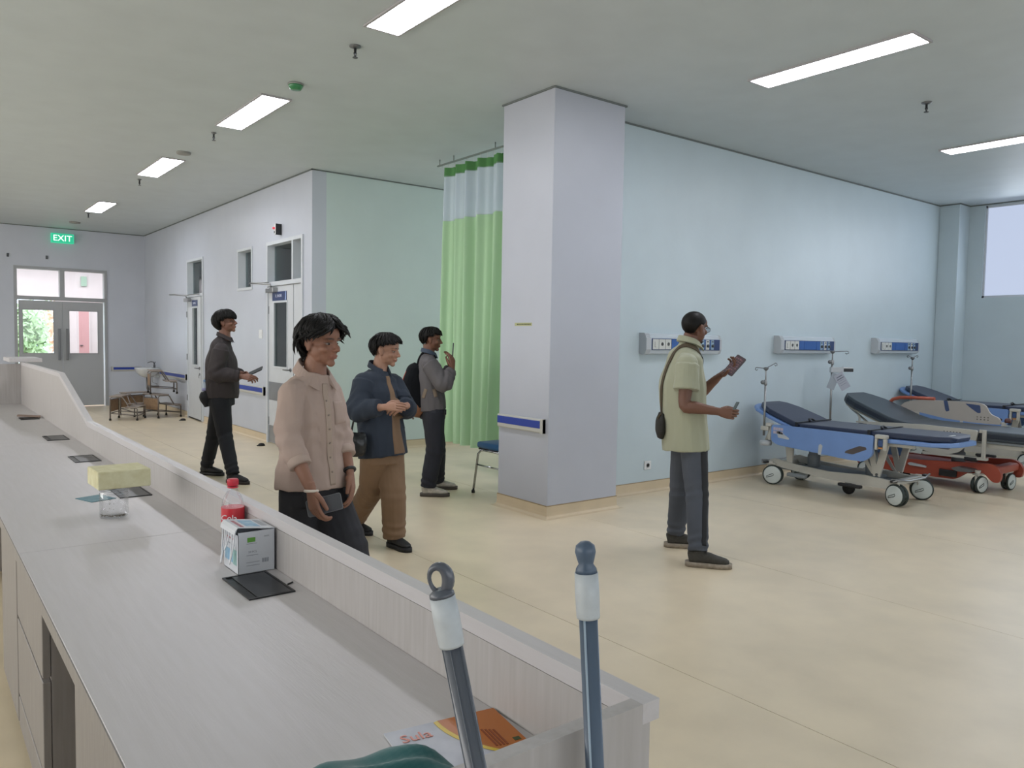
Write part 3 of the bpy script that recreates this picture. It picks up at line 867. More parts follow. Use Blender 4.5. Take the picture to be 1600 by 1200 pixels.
# ---------------------------------------------------------------- two mop handles leaning on the counter end
M_pole1 = mat('mop_pole_grey', '4d525c', rough=0.35, coat=0.3)
M_pole2 = mat('mop_pole_blue', '4b5b6f', rough=0.35, coat=0.3)
M_sleeve = mat('mop_sleeve_white', 'b9bfc4', rough=0.45, var=0.06, vscale=60)
M_mopcap2 = mat('mop_cap_blue', '4a5a6e', rough=0.4)
M_string = mat('mop_string', 'b7b4ac', rough=0.9)
def mop(label, top, bot, mp, mc, kind, r=0.0122):
    top = Vector(top); bot = Vector(bot)
    L = (top-bot).length; d = (top-bot).normalized()
    t = thing('mop_handle', label, 'mop handle', (bot.x, bot.y, 0), group='mop handles leaning on the counter end')
    q = d.to_track_quat('Z', 'Y').to_matrix().to_4x4()
    # turn so that the hanging loop faces the camera side
    T = Matrix.Translation(bot) @ q
    capl = 0.034 if kind == 'loop' else 0.040
    slv = 0.060
    MB(T).lathe([(r, 0.055), (r, L-capl-slv+0.004)], (0, 0, 0), 'z', 20).build('pole', mp, t)
    gr = MB(T)
    for k in range(6 if kind == 'loop' else 1):
        cl_ = T.to_3x3().inverted() @ (CAM-T.translation)
        a = k*PI/3 if kind == 'loop' else math.atan2(cl_.y, cl_.x)-.42
        gr.tube([(r*math.cos(a), r*math.sin(a), 0.06), (r*math.cos(a), r*math.sin(a), L-capl-slv)], 0.0009 if kind == 'loop' else 0.0017, 5)
    gr.build('pole_rib', mat('mop_rib_'+kind, '565c66' if kind == 'loop' else '9fb0bf', rough=0.4), t)
    MB(T).lathe([(r*1.22, L-capl-slv), (r*1.25, L-capl-slv+.003), (r*1.3, L-capl-slv*.5), (r*1.24, L-capl-.001)], (0, 0, 0), 'z', 22).build('sleeve', M_sleeve, t)
    c = MB(T)
    if kind == 'loop':
        c.lathe([(r*1.22, L-capl-.001), (r*1.2, L-capl+.003), (r*.8, L-capl+.007), (r*.7, L-capl+.008)], (0, 0, 0), 'z', 20)
        cdir = (T.to_3x3().inverted() @ RT).normalized(); cdir.z = 0; cdir.normalize()
        pts = []
        for i in range(25):
            a = -PI/2+2*PI*i/24
            rr = 0.0115+0.001*math.sin(a)
            pts.append(cdir*(rr*math.cos(a)*0.95)+Vector((0, 0, L-capl+0.019+0.0155*math.sin(a))))
        c.tube(pts[:-1], [0.0050+0.0026*math.cos(-PI/2+2*PI*i/24) for i in range(24)], 8, closed=True)
    else:
        c.lathe([(r*1.18, L-capl-.001), (r*1.1, L-capl+.004), (r*.78, L-capl+.010), (r*.95, L-capl+.017), (r*1.12, L-capl+.026), (r*1.0, L-capl+.034), (r*.5, L-.001), (0.001, L)], (0, 0, 0), 'z', 20)
    c.build('hanging_cap', mc, t)
    hd = MB(); hd.lathe([(0.011, 0.07), (0.016, 0.06), (0.016, 0.006), (0.013, 0.001)], (bot.x, bot.y, 0), 'z', 18)
    hd.build('end_socket', mc, t)
    s = MB()
    for i in range(0):
        a = 2*PI*i/60+random.uniform(-.1, .1); rr = random.uniform(0.06, 0.10); r0 = random.uniform(0.02, .05)
        s.tube([(bot.x+r0*math.cos(a), bot.y+r0*math.sin(a), 0.040), (bot.x+rr*.8*math.cos(a), bot.y+rr*.8*math.sin(a), 0.022), (bot.x+rr*math.cos(a+.1), bot.y+rr*math.sin(a+.1), 0.005)], 0.0045, 5)
pA = at(682, 886, 0.905); pB = at(738, 1170, 0.913)
dd = (pB-pA); dd = dd/(-dd.z)
mop('dark grey mop handle with a looped top, left of the two leaning on the counter', pA, pA+dd*pA.z, M_pole1, M_pole1, 'loop')
pA = at(914, 845, 1.005); pB = at(929, 1190, 1.01)
dd = (pB-pA); dd = dd/(-dd.z)
mop('blue mop handle with a ball-shaped top, right of the two leaning on the counter', pA, pA+dd*pA.z, M_pole2, M_mopcap2, 'ball')
# ================================================================ WALL FITTINGS
# EXIT sign
es = thing('exit_sign', 'green illuminated EXIT sign above the double door', 'sign', (2.345, 16.93, 3.11))
MB().box(2.155, 16.90, 3.11, 2.535, 16.955, 3.29, b=0.006).build('housing', M_exitg, es)
MB().box(2.17, 16.897, 3.122, 2.52, 16.90, 3.278).build('face_panel', mat('exit_face', '21a67c', rough=0.4, emit='28b78b', estr=0.75), es)
text_mesh('EXIT', 0.155, txtT((2.345, 16.895, 3.197), '-y'), 'lettering', mat('exit_letters', 'eefcf6', rough=0.5, emit='f2fffb', estr=1.0), es, 0.002)
MB().box(2.25, 16.955, 3.18, 2.44, 16.999, 3.22).build('bracket', M_steeldk, es)
for x, z, lb in ((1.476, 2.832, 'small dark wall hook near the left frame edge above the exit door'), (2.094, 2.834, 'small dark wall hook above the middle of the exit door')):
    t = thing('wall_hook', lb, 'hook', (x, 16.99, z-0.02), group='hooks above the exit door')
    MB().box(x-.018, 16.985, z-.035, x+.018, 16.9995, z+.03, b=.004).build('plate', M_spr, t)
    MB().tube([(x, 16.985, z), (x, 16.96, z-.005), (x, 16.952, z+.015)], .006, 6).build('prong', M_spr, t)

# bumper rails with a blue insert
def rail(label, p, q, n, z0=0.655, z1=0.75, endp=True, endq=True):
    p = Vector((p[0], p[1], 0)); q = Vector((q[0], q[1], 0)); n = Vector((n[0], n[1], 0)); d = (q-p).normalized()
    t = thing('bumper_rail', label, 'wall rail', tuple((p+q)/2+Vector((0, 0, z0))), group='blue striped wall bumper rails')
    h = z1-z0
    prof = [(0.0005, z0), (0.022, z0), (0.030, z0+.010), (0.030, z1-.008), (0.024, z1), (0.0005, z1)]
    k = len(prof)
    vs = [e+n*a+Vector((0, 0, z)) for e in (p, q) for a, z in prof]
    b = MB(); b.add(vs, [tuple(range(k)), tuple(range(k, 2*k))[::-1]]+[(i, (i+1) % k, k+(i+1) % k, k+i) for i in range(k)])
    b.build('rail_body', M_railpl, t)
    a0 = p+d*(0.035 if endp else 0); a1 = q-d*(0.035 if endq else 0)
    zz0, zz1 = z0+h*.34, z1-h*.13
    vs = [e+n*a+Vector((0, 0, z)) for e in (a0, a1) for a, z in ((0.0295, zz0), (0.0325, zz0), (0.0325, zz1), (0.0295, zz1))]
    b = MB(); b.add(vs, [(0, 1, 2, 3), (7, 6, 5, 4)]+[(i, (i+1) % 4, 4+(i+1) % 4, 4+i) for i in range(4)])
    b.build('blue_insert', M_blue, t)
    for e, s_ in ((p, 1), (q, -1)):
        if (s_ == 1 and endp) or (s_ == -1 and endq):
            vs = []
            for dd_ in (0, 0.03*s_):
                vs += [e+d*dd_+n*a+Vector((0, 0, z)) for a, z in ((0.0005, z0-.002), (0.034, z0-.002), (0.034, z1+.002), (0.0005, z1+.002))]
            b = MB(); b.add(vs, [(0, 1, 2, 3), (7, 6, 5, 4)]+[(i, (i+1) % 4, 4+(i+1) % 4, 4+i) for i in range(4)])
            b.build('end_cap', M_railpl, t)
rail('blue striped wall rail on the pillar beside the blue chair', (4.005, 5.30), (4.005, 4.70), (-1, 0), 0.683, 0.795, False, True)
rail('blue striped wall rail between the exit door and the wash basin', (3.17, Y1), (3.72, Y1), (0, -1), 0.68, 0.77)
rail('blue striped wall rail between the wash basin and the narrow open door', (LX, 15.78), (LX, 14.02), (-1, 0), 0.64, 0.74)
rail('blue striped wall rail behind the man in the dark brown jacket', (LX, 12.95), (LX, 10.30), (-1, 0), 0.62, 0.735)

# fire alarm lamp above the door, switches, sockets
al = thing('alarm_lamp', 'small white wall unit with a red lamp above the wider corridor door', 'alarm lamp', (LX-.03, 9.78, 2.72))
MB().box(LX-.075, 9.73, 2.72, LX-.0005, 9.80, 2.85, b=.006).build('housing', M_white, al)
MB().box(LX-.078, 9.722, 2.715, LX-.001, 9.731, 2.855, b=.002).build('side_cover', M_black, al)
MB().lathe([(0.016, 0), (0.014, -0.02), (0.004, -0.03)], (LX-.075, 9.775, 2.80), 'x', 12).build('red_lamp', mat('red_lamp', 'c23a48', rough=0.3, emit='e04a58', estr=0.6), al)
MB().box(LX-.08, 9.765, 2.735, LX-.075, 9.785, 2.765).build('lens', M_black, al)
def plate_x(label, y, z, s=0.085):
    t = thing('light_switch', label, 'switch', (LX-.01, y, z-s/2))
    MB().box(LX-.010, y-s/2, z-s/2, LX-.0005, y+s/2, z+s/2, b=.003).build('plate', M_white, t)
    MB().box(LX-.014, y-.02, z-.024, LX-.010, y+.02, z+.024, b=.002).build('rocker', M_white, t)
plate_x('white light switch on the wall left of the wider corridor door', 10.46, 1.45, 0.12)
so = thing('wall_socket', 'white power socket low on the bed wall behind the pale green shirted man', 'socket', (5.541, WY-.006, .22))
MB().box(5.495, WY-.010, .215, 5.587, WY-.0005, .300, b=.003).build('plate', M_white, so)
MB().lathe([(0.022, 0), (0.022, -0.004), (.017, -.004), (.016, .002)], (5.541, WY-.010, .2575), 'y', 16).build('socket_well', mat('socket_grey', '8b8e8f', rough=.5), so)
b = MB(); b.box(5.531, WY-.0155, .2555, 5.535, WY-.011, .2595); b.box(5.547, WY-.0155, .2555, 5.551, WY-.011, .2595); b.build('pin_hole', M_black, so)

# yellow label on the pillar
yl = thing('wall_label', 'tiny yellowish text label stuck on the pillar', 'label', (4.003, 5.0, 1.54))
MB().box(4.0035, 4.895, 1.543, 4.0049, 5.12, 1.569).build('tape', mat('yellow_tape', 'a9ab7e', rough=0.5), yl)
b = MB(); y = 5.09
while y > 4.905:
    l = random.uniform(.008, .02); b.box(4.0028, y-l, 1.551, 4.0035, y, 1.561); y -= l+.005
b.build('tape_print', mat('tape_ink', '4a4f2c', rough=.6), yl)

# door stops / bits on the floor
for (x, y, lb) in ((3.586, 13.495, 'black rubber door stop on the floor by the narrow open door'), (3.60, 9.90, 'black rubber door stop on the floor before the wider corridor door')):
    b = MB(); b.lathe([(0.045, 0.0005), (0.045, .012), (.032, .03), (.012, .036), (.001, .036)], (x, y, 0), 'z', 14)
    b.box(x-.06, y-.012, .0005, x-.02, y+.012, .012)
    tag(b.build('door_stop', M_rubber), lb, 'door stop', group='rubber door stops')

# ---------------------------------------------------------------- bed-head service panels
M_trunk = mat('trunking_white', 'c3ccd3', rough=0.32, var=0.02)
M_trunkcap = mat('trunking_cap', 'b4b9bd', rough=0.4)
M_bpanel = mat('panel_blue', '2b5a9f', rough=0.3)
M_bpanel2 = mat('panel_pale_blue', '8fa9bd', rough=0.35)
M_outlet = mat('outlet_ivory', 'c9cbc6', rough=0.4)
def bed_head():
    t = thing('bedhead_panel', 'x', 'wall panel', (0, 0, 0), group='bedhead service panels')
    Lh = 0.56; z0, z1 = -0.095, 0.098
    prof = [(-0.0005, z0+.012), (-.045, z0), (-.072, z0+.006), (-.088, z0+.045), (-.088, z1-.045), (-.078, z1-.038), (-.078, z1-.026), (-.070, z1-.022), (-.070, z1-.012), (-.055, z1), (-0.0005, z1)]
    MB().prism(prof, -Lh+.06, Lh-.035, 'x').build('trunking_body', M_trunk, t)
    big = [(y*1.06-.0 if y < -.01 else y, z*1.04) for y, z in prof]
    MB().prism(big, -Lh, -Lh+.06, 'x').build('end_cap', M_trunkcap, t)
    MB().prism(prof, Lh-.035, Lh, 'x').build('end_cap', M_trunkcap, t)
    yf = -.0885
    MB().box(-Lh+.075, yf-.003, -.056, Lh-.035, yf, .052).build('fascia', mat('fascia_navy', '1d3566', rough=.35), t)
    x = -Lh+.082
    for kind, w_ in (('sw', .088), ('so', .088), ('so', .088), ('blue', .105), ('blue', .245), ('blue', .08), ('gas', .06), ('dk', .02), ('gas2', .06), ('dk', .02), ('gas', .05)):
        a, c = x+.003, x+w_-.003; x += w_
        if c > Lh-.038: break
        m_ = {'sw': M_outlet, 'so': M_outlet, 'blue': M_bpanel, 'gas': M_bpanel2, 'gas2': M_outlet, 'dk': M_bpanel}[kind]
        p_ = MB().box(a, yf-.009, -.050, c, yf-.0032, .046, b=.0015).build({'sw': 'switch_module', 'so': 'socket_module', 'blue': 'blank_module', 'gas': 'gas_module', 'gas2': 'gas_module', 'dk': 'blank_module'}[kind], m_, t)
        if kind == 'so':
            MB().lathe([(.017, 0), (.017, -.003), (.012, -.003), (.011, .003)], ((a+c)/2, yf-.009, 0.0), 'y', 14).build('socket_face', mat('socket_shade', '77797a', rough=.5), p_)
        if kind == 'sw':
            b = MB(); b.box(a+.024, yf-.0105, -.03, a+.028, yf-.0092, .022); b.box(a+.028, yf-.0105, -.03, a+.044, yf-.0092, -.026); b.build('rocker_edge', mat('socket_shade', '77797a'), p_)
        if kind in ('gas', 'gas2'):
            MB().lathe([(.016, 0), (.016, -.012), (.010, -.018), (.004, -.018)], ((a+c)/2, yf-.009, -.012), 'y', 14).build('gas_port', M_spr, p_)
            MB().box((a+c)/2-.014, yf-.0105, .024, (a+c)/2+.014, yf-.0095, .036).build('port_tag', M_spr, p_)
    return t
bh = bed_head()
bh.location = (5.945, WY, 1.412); bh['label'] = 'white and blue bedhead service panel behind the pale green shirted man'
dup(bh, (8.10, WY, 1.424), 0, 'white and blue bedhead service panel above the front blue stretcher, the middle one')
dup(bh, (10.22, WY, 1.432), 0, 'white and blue bedhead service panel nearest the corner column')

# ---------------------------------------------------------------- bay curtain
cu = thing('bay_curtain', 'green pleated privacy curtain with a white mesh top hanging from a ceiling track', 'curtain', (4.68, 6.35, 0.3))
def curtain_strip(z0, z1, y0, y1, ph=0.0, amp=1.0, nz=8):
    n = 240; vs = []; fs = []
    for j in range(nz+1):
        z = z0+(z1-z0)*j/nz
        tt = (z-0.3)/3.0
        for i in range(n+1):
            y = y0+(y1-y0)*i/n
            A = amp*(0.040+0.034*(1-tt))
            s = (y-5.3)*2*PI
            x = 4.68 + A*math.sin(s*4.6+0.9*math.sin(s*1.3)+0.25*(1-tt)) + 0.4*A*math.sin(s*9.7+1.3+tt) + 0.012*math.sin(s*.9+tt*2)
            yy_ = y+0.010*math.sin(s*9.2+2)*(1-tt)
            vs.append((x, yy_, z))
    for j in range(nz):
        for i in range(n):
            a = j*(n+1)+i
            fs.append((a, a+1, a+n+2, a+n+1))
    return vs, fs
def sheet(name, z0, z1, m, y0=5.36, y1=7.33, off=0.0, nz=8):
    vs, fs = curtain_strip(z0, z1, y0, y1, nz=nz)
    vs = np.array(vs); k = len(vs)
    v2 = vs+np.array([0.0022, 0, 0]); fs2 = [tuple(i+k for i in f[::-1]) for f in fs]
    return mkmesh(name, np.vstack([vs, v2]), fs+fs2, m, cu, [True]*(2*len(fs)))
M_cg = clothmat('curtain_green', 'c0dfbb', 0.25)
M_cgd = clothmat('curtain_green_band', '6da36a', 0.3)
M_cm = clothmat('curtain_mesh', 'd5dde4', 0.5, 0.42)
sheet('green_panel', 0.34, 2.705, M_cg, nz=14)
sheet('mesh_panel', 2.70, 3.19, M_cm)
sheet('heading_band', 3.18, 3.275, M_cgd)
sheet('bottom_hem', 0.30, 0.345, M_cg, nz=2)
b = MB(); b.box(4.668, 5.36, 3.325, 4.692, 7.42, 3.342, b=.003)
for y in (5.6, 6.35, 7.1, 7.38): b.tube([(4.68, y, 3.34), (4.68, y, CZ-.001)], .006, 8)
b.build('track', mat('track_grey', '7d8683', rough=.4, metal=.3), cu)
hk = MB()
for i in range(17):
    y = 5.42+i*.118
    hk.tube([(4.68, y, 3.325), (4.68, y, 3.268)], .003, 5)
hk.build('hooks', M_white, cu)

# ---------------------------------------------------------------- blue chair behind the pillar
ch = thing('waiting_chair', 'blue cushioned chair with chrome legs half hidden by the pillar', 'chair', (4.355, 5.625, 0))
M_bluefab = mat('chair_blue', '155382', rough=0.8, sheen=0.2, bump=.05, bscale=600)
M_chrome = mat('chrome', 'b6b8ba', rough=0.15, metal=1.0)
TC = Matrix.Translation((4.355, 5.625, 0)) @ Matrix.Rotation(math.radians(180), 4, 'Z')
s_ = MB(TC); s_.box(-.22, -.21, .425, .22, .21, .485, b=.022)
o = s_.build('seat', M_bluefab, ch)
for p in o.data.polygons: p.use_smooth = True
MB(TC).box(-.205, -.195, .412, .205, .195, .425).build('seat_pan', M_black, ch)
for sx in (-1, 1):
    # side frames: front leg and rear leg joined over the top by a bent tube
    pts = [(sx*.23, -.235, 0.012), (sx*.21, -.19, .37), (sx*.20, -.165, .403), (sx*.20, -.12, .411)]
    MB(TC).tube(pts, .011, 10).build('leg', M_chrome, ch)
    pts = [(sx*.23, .25, 0.012), (sx*.21, .20, .37), (sx*.20, .165, .403), (sx*.20, .12, .411)]
    MB(TC).tube(pts, .011, 10).build('leg', M_chrome, ch)
    MB(TC).tube([(sx*.20, -.13, .411), (sx*.20, .13, .411)], .011, 8).build('seat_rail', M_chrome, ch)
    MB(TC).tube([(sx*.217, -.212, .27), (sx*.217, .22, .27)], .008, 8).build('stretcher', M_chrome, ch)
    MB(TC).tube([(sx*.19, .15, .41), (sx*.19, .23, .50), (sx*.185, .27, .82)], .011, 8).build('back_post', M_chrome, ch)
    for y in (-.235, .25): MB(TC).lathe([(.016, .0005), (.016, .022), (.012, .03)], (sx*.23, y, 0), 'z', 10).build('foot', M_rubber, ch)
o = MB(TC).box(-.21, .25, .56, .21, .285, .84, b=.016).build('backrest', M_bluefab, ch)

# ---------------------------------------------------------------- wash basin in the corridor corner
M_cer = mat('ceramic_white', 'c9ccce', rough=0.2, coat=.4)
wb = thing('wash_basin', 'small white wall-hung wash basin with tap in the corridor corner', 'basin', (3.54, 16.2, .42))
def basin():
    n = 28; c = (3.59, 15.95); vs = []; fs = []
    rings = [(1.0, .755), (1.03, .77), (1.0, .785), (.93, .785), (.86, .765), (.72, .70), (.3, .66), (.02, .655)]
    out = [(1.0, .755), (.93, .70), (.6, .63), (.25, .60), (.02, .60)]
    b = MB()
    for prof in (rings, out):
        vs = []; fs = []
        for s0, z in prof:
            for k in range(n):
                t = 2*PI*k/n
                x = .205*s0*math.copysign(abs(math.cos(t))**.7, math.cos(t)); y = .25*s0*math.copysign(abs(math.sin(t))**.7, math.sin(t))
                vs.append((c[0]+x, c[1]+y, z))
        for i in range(len(prof)-1):
            for k in range(n):
                k2 = (k+1) % n; fs.append((i*n+k, i*n+k2, (i+1)*n+k2, (i+1)*n+k))
        b.add(vs, fs, smooth=True)
    b.box(3.70, 15.80, .70, LX-.0005, 16.10, .785, b=.01)
    return b
basin().build('bowl', M_cer, wb)
b = MB(); b.lathe([(.02, 0), (.02, .05), (.012, .06)], (3.72, 15.95, .785), 'z', 12)
b.tube([(3.72, 15.95, .84), (3.71, 15.95, .89), (3.66, 15.95, .90), (3.60, 15.95, .88)], .011, 8); b.tube([(3.72, 15.95, .85), (3.74, 15.95, .90)], .008, 6)
b.build('tap', M_steeldk, wb)
b = MB(); b.tube([(3.59, 15.95, .60), (3.59, 15.95, .40), (3.61, 15.95, .36), (3.63, 15.95, .36), (3.64, 15.95, .42), (LX-.001, 15.95, .42)], .02, 10)
b.build('drain_trap', M_steeldk, wb)
MB().box(3.70, 15.88, .60, LX-.0005, 16.02, .70, b=.01).build('bracket', M_cer, wb)
MB().tube([(3.70, 16.06, .72), (3.71, 16.06, .50), (LX-.001, 16.06, .46)], .006, 6).build('supply_hose', M_steel, wb)

# ---------------------------------------------------------------- step stools by the wall
M_tube = mat('stool_tube', '77706b', rough=.35, metal=.6)
M_tread = mat('stool_tread', '9a7f63', rough=.6, color2='856a50', vscale=20)
M_treadc = mat('stool_tread_top', '8d8279', rough=.6)
def step_stool():
    """two-step footstool: x right 0.46, y forward steps 0.42"""
    t = thing('step_stool', 'x', 'step stool', (0, 0, 0), group='two-step footstools')
    for sx in (-1, 1):
        x = sx*.22
        MB().tube([(x, .19, .01), (x, .19, .36), (x, .16, .385), (x, .02, .385), (x, -.01, .37), (x, -.10, .22), (x, -.13, .205), (x, -.20, .205), (x, -.225, .19), (x, -.225, .01)], .0105, 8).build('side_frame', M_tube, t)
        for y in (.19, -.225): MB().lathe([(.018, .0005), (.018, .025), (.012, .035)], (x, y, 0), 'z', 10).build('rubber_foot', M_rubber, t)
    for y, z in ((.19, .12), (-.225, .08), (.19, .34)): MB().tube([(-.22, y, z), (.22, y, z)], .008, 6).build('cross_bar', M_tube, t)
    for sx in (-1, 1): MB().tube([(sx*.22, .19, .12), (sx*.22, -.225, .08)], .008, 6).build('side_bar', M_tube, t)
    MB().box(-.235, .00, .388, .235, .205, .406, b=.005).build('tread', M_treadc, t)
    MB().box(-.235, -.235, .208, .235, -.04, .226, b=.005).build('tread', M_treadc, t)
    MB().box(-.205, .193, .14, .205, .199, .33).build('back_board', M_tread, t)
    return t
ss = step_stool()
ss.location = (2.86, 14.12, 0); ss.rotation_euler = (0, 0, math.radians(62)); ss['label'] = 'two-step footstool standing nearest the exit door, left of the others'
dup(ss, (3.44, 14.28, 0), math.radians(108), 'two-step footstool at the bottom of the stack under the basin')
z = dup(ss, (3.45, 14.32, 0.407), math.radians(82), 'two-step footstool stacked on top of another under the basin')
s4 = dup(ss, (3.18, 14.75, 0), math.radians(20), 'two-step footstool standing behind the other footstools')
# white cabinet glimpsed through the side-room glazing
wc = thing('wall_cabinet', 'white cabinet glimpsed through the transom of the narrow corridor door', 'cabinet', (5.6, 16.2, 1.9))
MB().box(5.0, 15.2, 1.3, 5.6, 16.6, 2.55).build('carcass', M_white, wc)
for y0_, y1_ in ((15.21, 15.89), (15.91, 16.59)):
    d_ = MB().box(4.98, y0_, 1.31, 4.999, y1_, 2.54, b=.003).build('door', M_white, wc)
    MB().box(4.96, (y0_+y1_)/2-.05, 1.5, 4.98, (y0_+y1_)/2+.05, 1.515).build('handle', M_steeldk, d_)
# ================================================================ STRETCHERS
M_bblue = mat('bed_plastic_blue', '6f8fc4', rough=0.42, var=0.03)
M_bbeige = mat('bed_metal_beige', 'b9b7ae', rough=0.4, var=0.03)
M_bbeige2 = mat('bed_plastic_taupe', 'aca59c', rough=0.42, var=0.03)
M_navy = mat('mattress_navy', '27324a', rough=0.5, sheen=0.1, bump=0.05, bscale=40)
M_char = mat('mattress_charcoal', '3c454d', rough=0.38, bump=0.03, bscale=30)
M_chard = mat('mattress_side_black', '1e2734', rough=0.5)
M_orange = mat('bed_base_orange', '9c4634', rough=0.4, var=0.05)
M_wheelw = mat('wheel_white', 'c2c9c6', rough=0.4)
M_wheelg = mat('wheel_tyre', '2b3532', rough=0.6)
M_trayg = mat('tray_grey', '7b8184', rough=0.5)

def rpoly(pts, r, n=4):
    out = []
    k = len(pts)
    rs = r if isinstance(r, (list, tuple)) else [r]*k
    for i in range(k):
        p = Vector(pts[i]); a = Vector(pts[i-1])-p; c = Vector(pts[(i+1) % k])-p
        d = min(rs[i], a.length*.45, c.length*.45)
        if d < 1e-4: out.append(tuple(p)); continue
        pa = p+a.normalized()*d; pc = p+c.normalized()*d
        for j in range(n+1):
            t = j/n
            out.append(tuple((1-t)**2*pa+2*t*(1-t)*p+t*t*pc))
    return out

def slab(path, hw, th, T, m, name, parent, rnd=0.012, yaxis=True):
    """cushion following path [(y,z)] (top centre line), half widths hw per point, thickness th downwards"""
    b = MB(T)
    n = len(path); prof = []
    for i in range(n):
        y, z = path[i]
        p0 = Vector(path[max(0, i-1)]); p1 = Vector(path[min(n-1, i+1)])
        d = (p1-p0).normalized(); nr = Vector((-d.y, d.x))
        if nr.y < 0: nr = -nr
        w_ = hw[i]; r = min(rnd, w_*.5)
        pr = [(-w_+r, 0), (w_-r, 0), (w_-r*.3, -r*.3), (w_, -r), (w_, -th+r), (w_-r*.3, -th+r*.3), (w_-r, -th), (-w_+r, -th), (-w_+r*.3, -th+r*.3), (-w_, -th+r), (-w_, -r), (-w_+r*.3, -r*.3)]
        prof.append([(x, y+nr.x*h, z+nr.y*h) for x, h in pr])
    k = 12
    vs = [v for p in prof for v in p]
    fs = []
    for i in range(n-1):
        for j in range(k):
            j2 = (j+1) % k
            fs.append((i*k+j, i*k+j2, (i+1)*k+j2, (i+1)*k+j))
    b.add(vs, fs, smooth=False)
    b.add(vs, [tuple(range(k))[::-1], tuple(range((n-1)*k, n*k))])
    return b.build(name, m, parent)

def caster(T, x, y, ang, t, r=0.1, dark=False, zt=0.24):
    W = T @ Matrix.Translation((x, y, 0)) @ Matrix.Rotation(ang, 4, 'Z')
    off = 0.028
    c = Vector((0, -0.03, r))
    wh = MB(W)
    for s in (-1, 1):
        x0 = s*0.012; x1 = s*0.034
        wh.lathe([(r*.80, x0), (r*.985, x0), (r, x0+s*.004), (r, x1-s*.006), (r*.97, x1), (r*.88, x1)], tuple(c), 'x', 28)
    wh = wh.build('wheel', M_wheelg, t)
    d = MB(W)
    for s in (-1, 1): d.lathe([(r*.87, s*.012), (r*.87, s*.0345), (r*.80, s*.037), (r*.3, s*.040), (.004, s*.040)], tuple(c), 'x', 26)
    d.build('wheel_disc', M_wheelw if not dark else M_bbeige, wh)
    k = MB(W)
    for s in (-1, 1): k.tube([(s*.0405, c.y-.01, c.z+.015), (s*.0405, c.y+r*.55, c.z-.015), (s*.0405, c.y+r*.58, c.z-.03), (s*.0405, c.y, c.z-.012), (s*.0405, c.y-.014, c.z)], .003, 5, closed=True)
    k.build('wheel_groove', M_wheelg, wh)
    f = MB(W)
    f.box(-.010, c.y-.02, r*.9, .010, .03, r*2+.015, b=.004)
    f.box(-.034, c.y-.03, r*2+.006, .034, .035, r*2+.022, b=.006)
    f.lathe([(.024, r*2+.02), (.024, zt-.03), (.03, zt)], (0, 0, 0), 'z', 14)
    f.build('caster_fork', M_bbeige, t)

def iv_pole(t, T, x, y, z0, z1, knob, hooks=((-1, .0), (1, .06)), mk=None):
    b = MB(T); b.tube([(x, y, z0), (x, y, knob)], .0115, 10); b.tube([(x, y, knob), (x, y, z1)], .008, 10)
    b.lathe([(.014, knob-.02), (.018, knob-.01), (.018, knob+.03), (.010, knob+.04)], (x, y, 0), 'z', 10)
    p = b.build('iv_pole', M_steel, t)
    MB(T).ball((x-.035, y+.01, knob+.012), .022, 10).build('clamp_knob', M_steeldk, p)
    h = MB(T); h.lathe([(.010, z1-.03), (.026, z1-.012), (.026, z1), (.01, z1+.006)], (x, y, 0), 'z', 12)
    for s, up in hooks:
        dx, dy = s*.05, s*.075
        h.tube([(x, y, z1-.006), (x+dx*.5, y-dy*.5, z1+up*.5-.004), (x+dx, y-dy, z1+up), (x+dx*1.12, y-dy*1.12, z1+up-.004), (x+dx*1.15, y-dy*1.15, z1+up-.022), (x+dx*1.0, y-dy*1.0, z1+up-.030), (x+dx*.9, y-dy*.9, z1+up-.018)], .004, 6)
    h.build('bag_hooks', M_steeldk, p)

def base_frame(t, T, mbase, L0, L1, hwid, dark=False):
    # long covered chassis
    pr = [(L0, .185), (L0+.05, .235), (L0+.25, .245), (0, .225), (L1-.25, .235), (L1-.05, .245), (L1, .20), (L1, .165), (L1-.2, .15), (0, .125), (L0+.2, .145), (L0, .165)]
    return pr

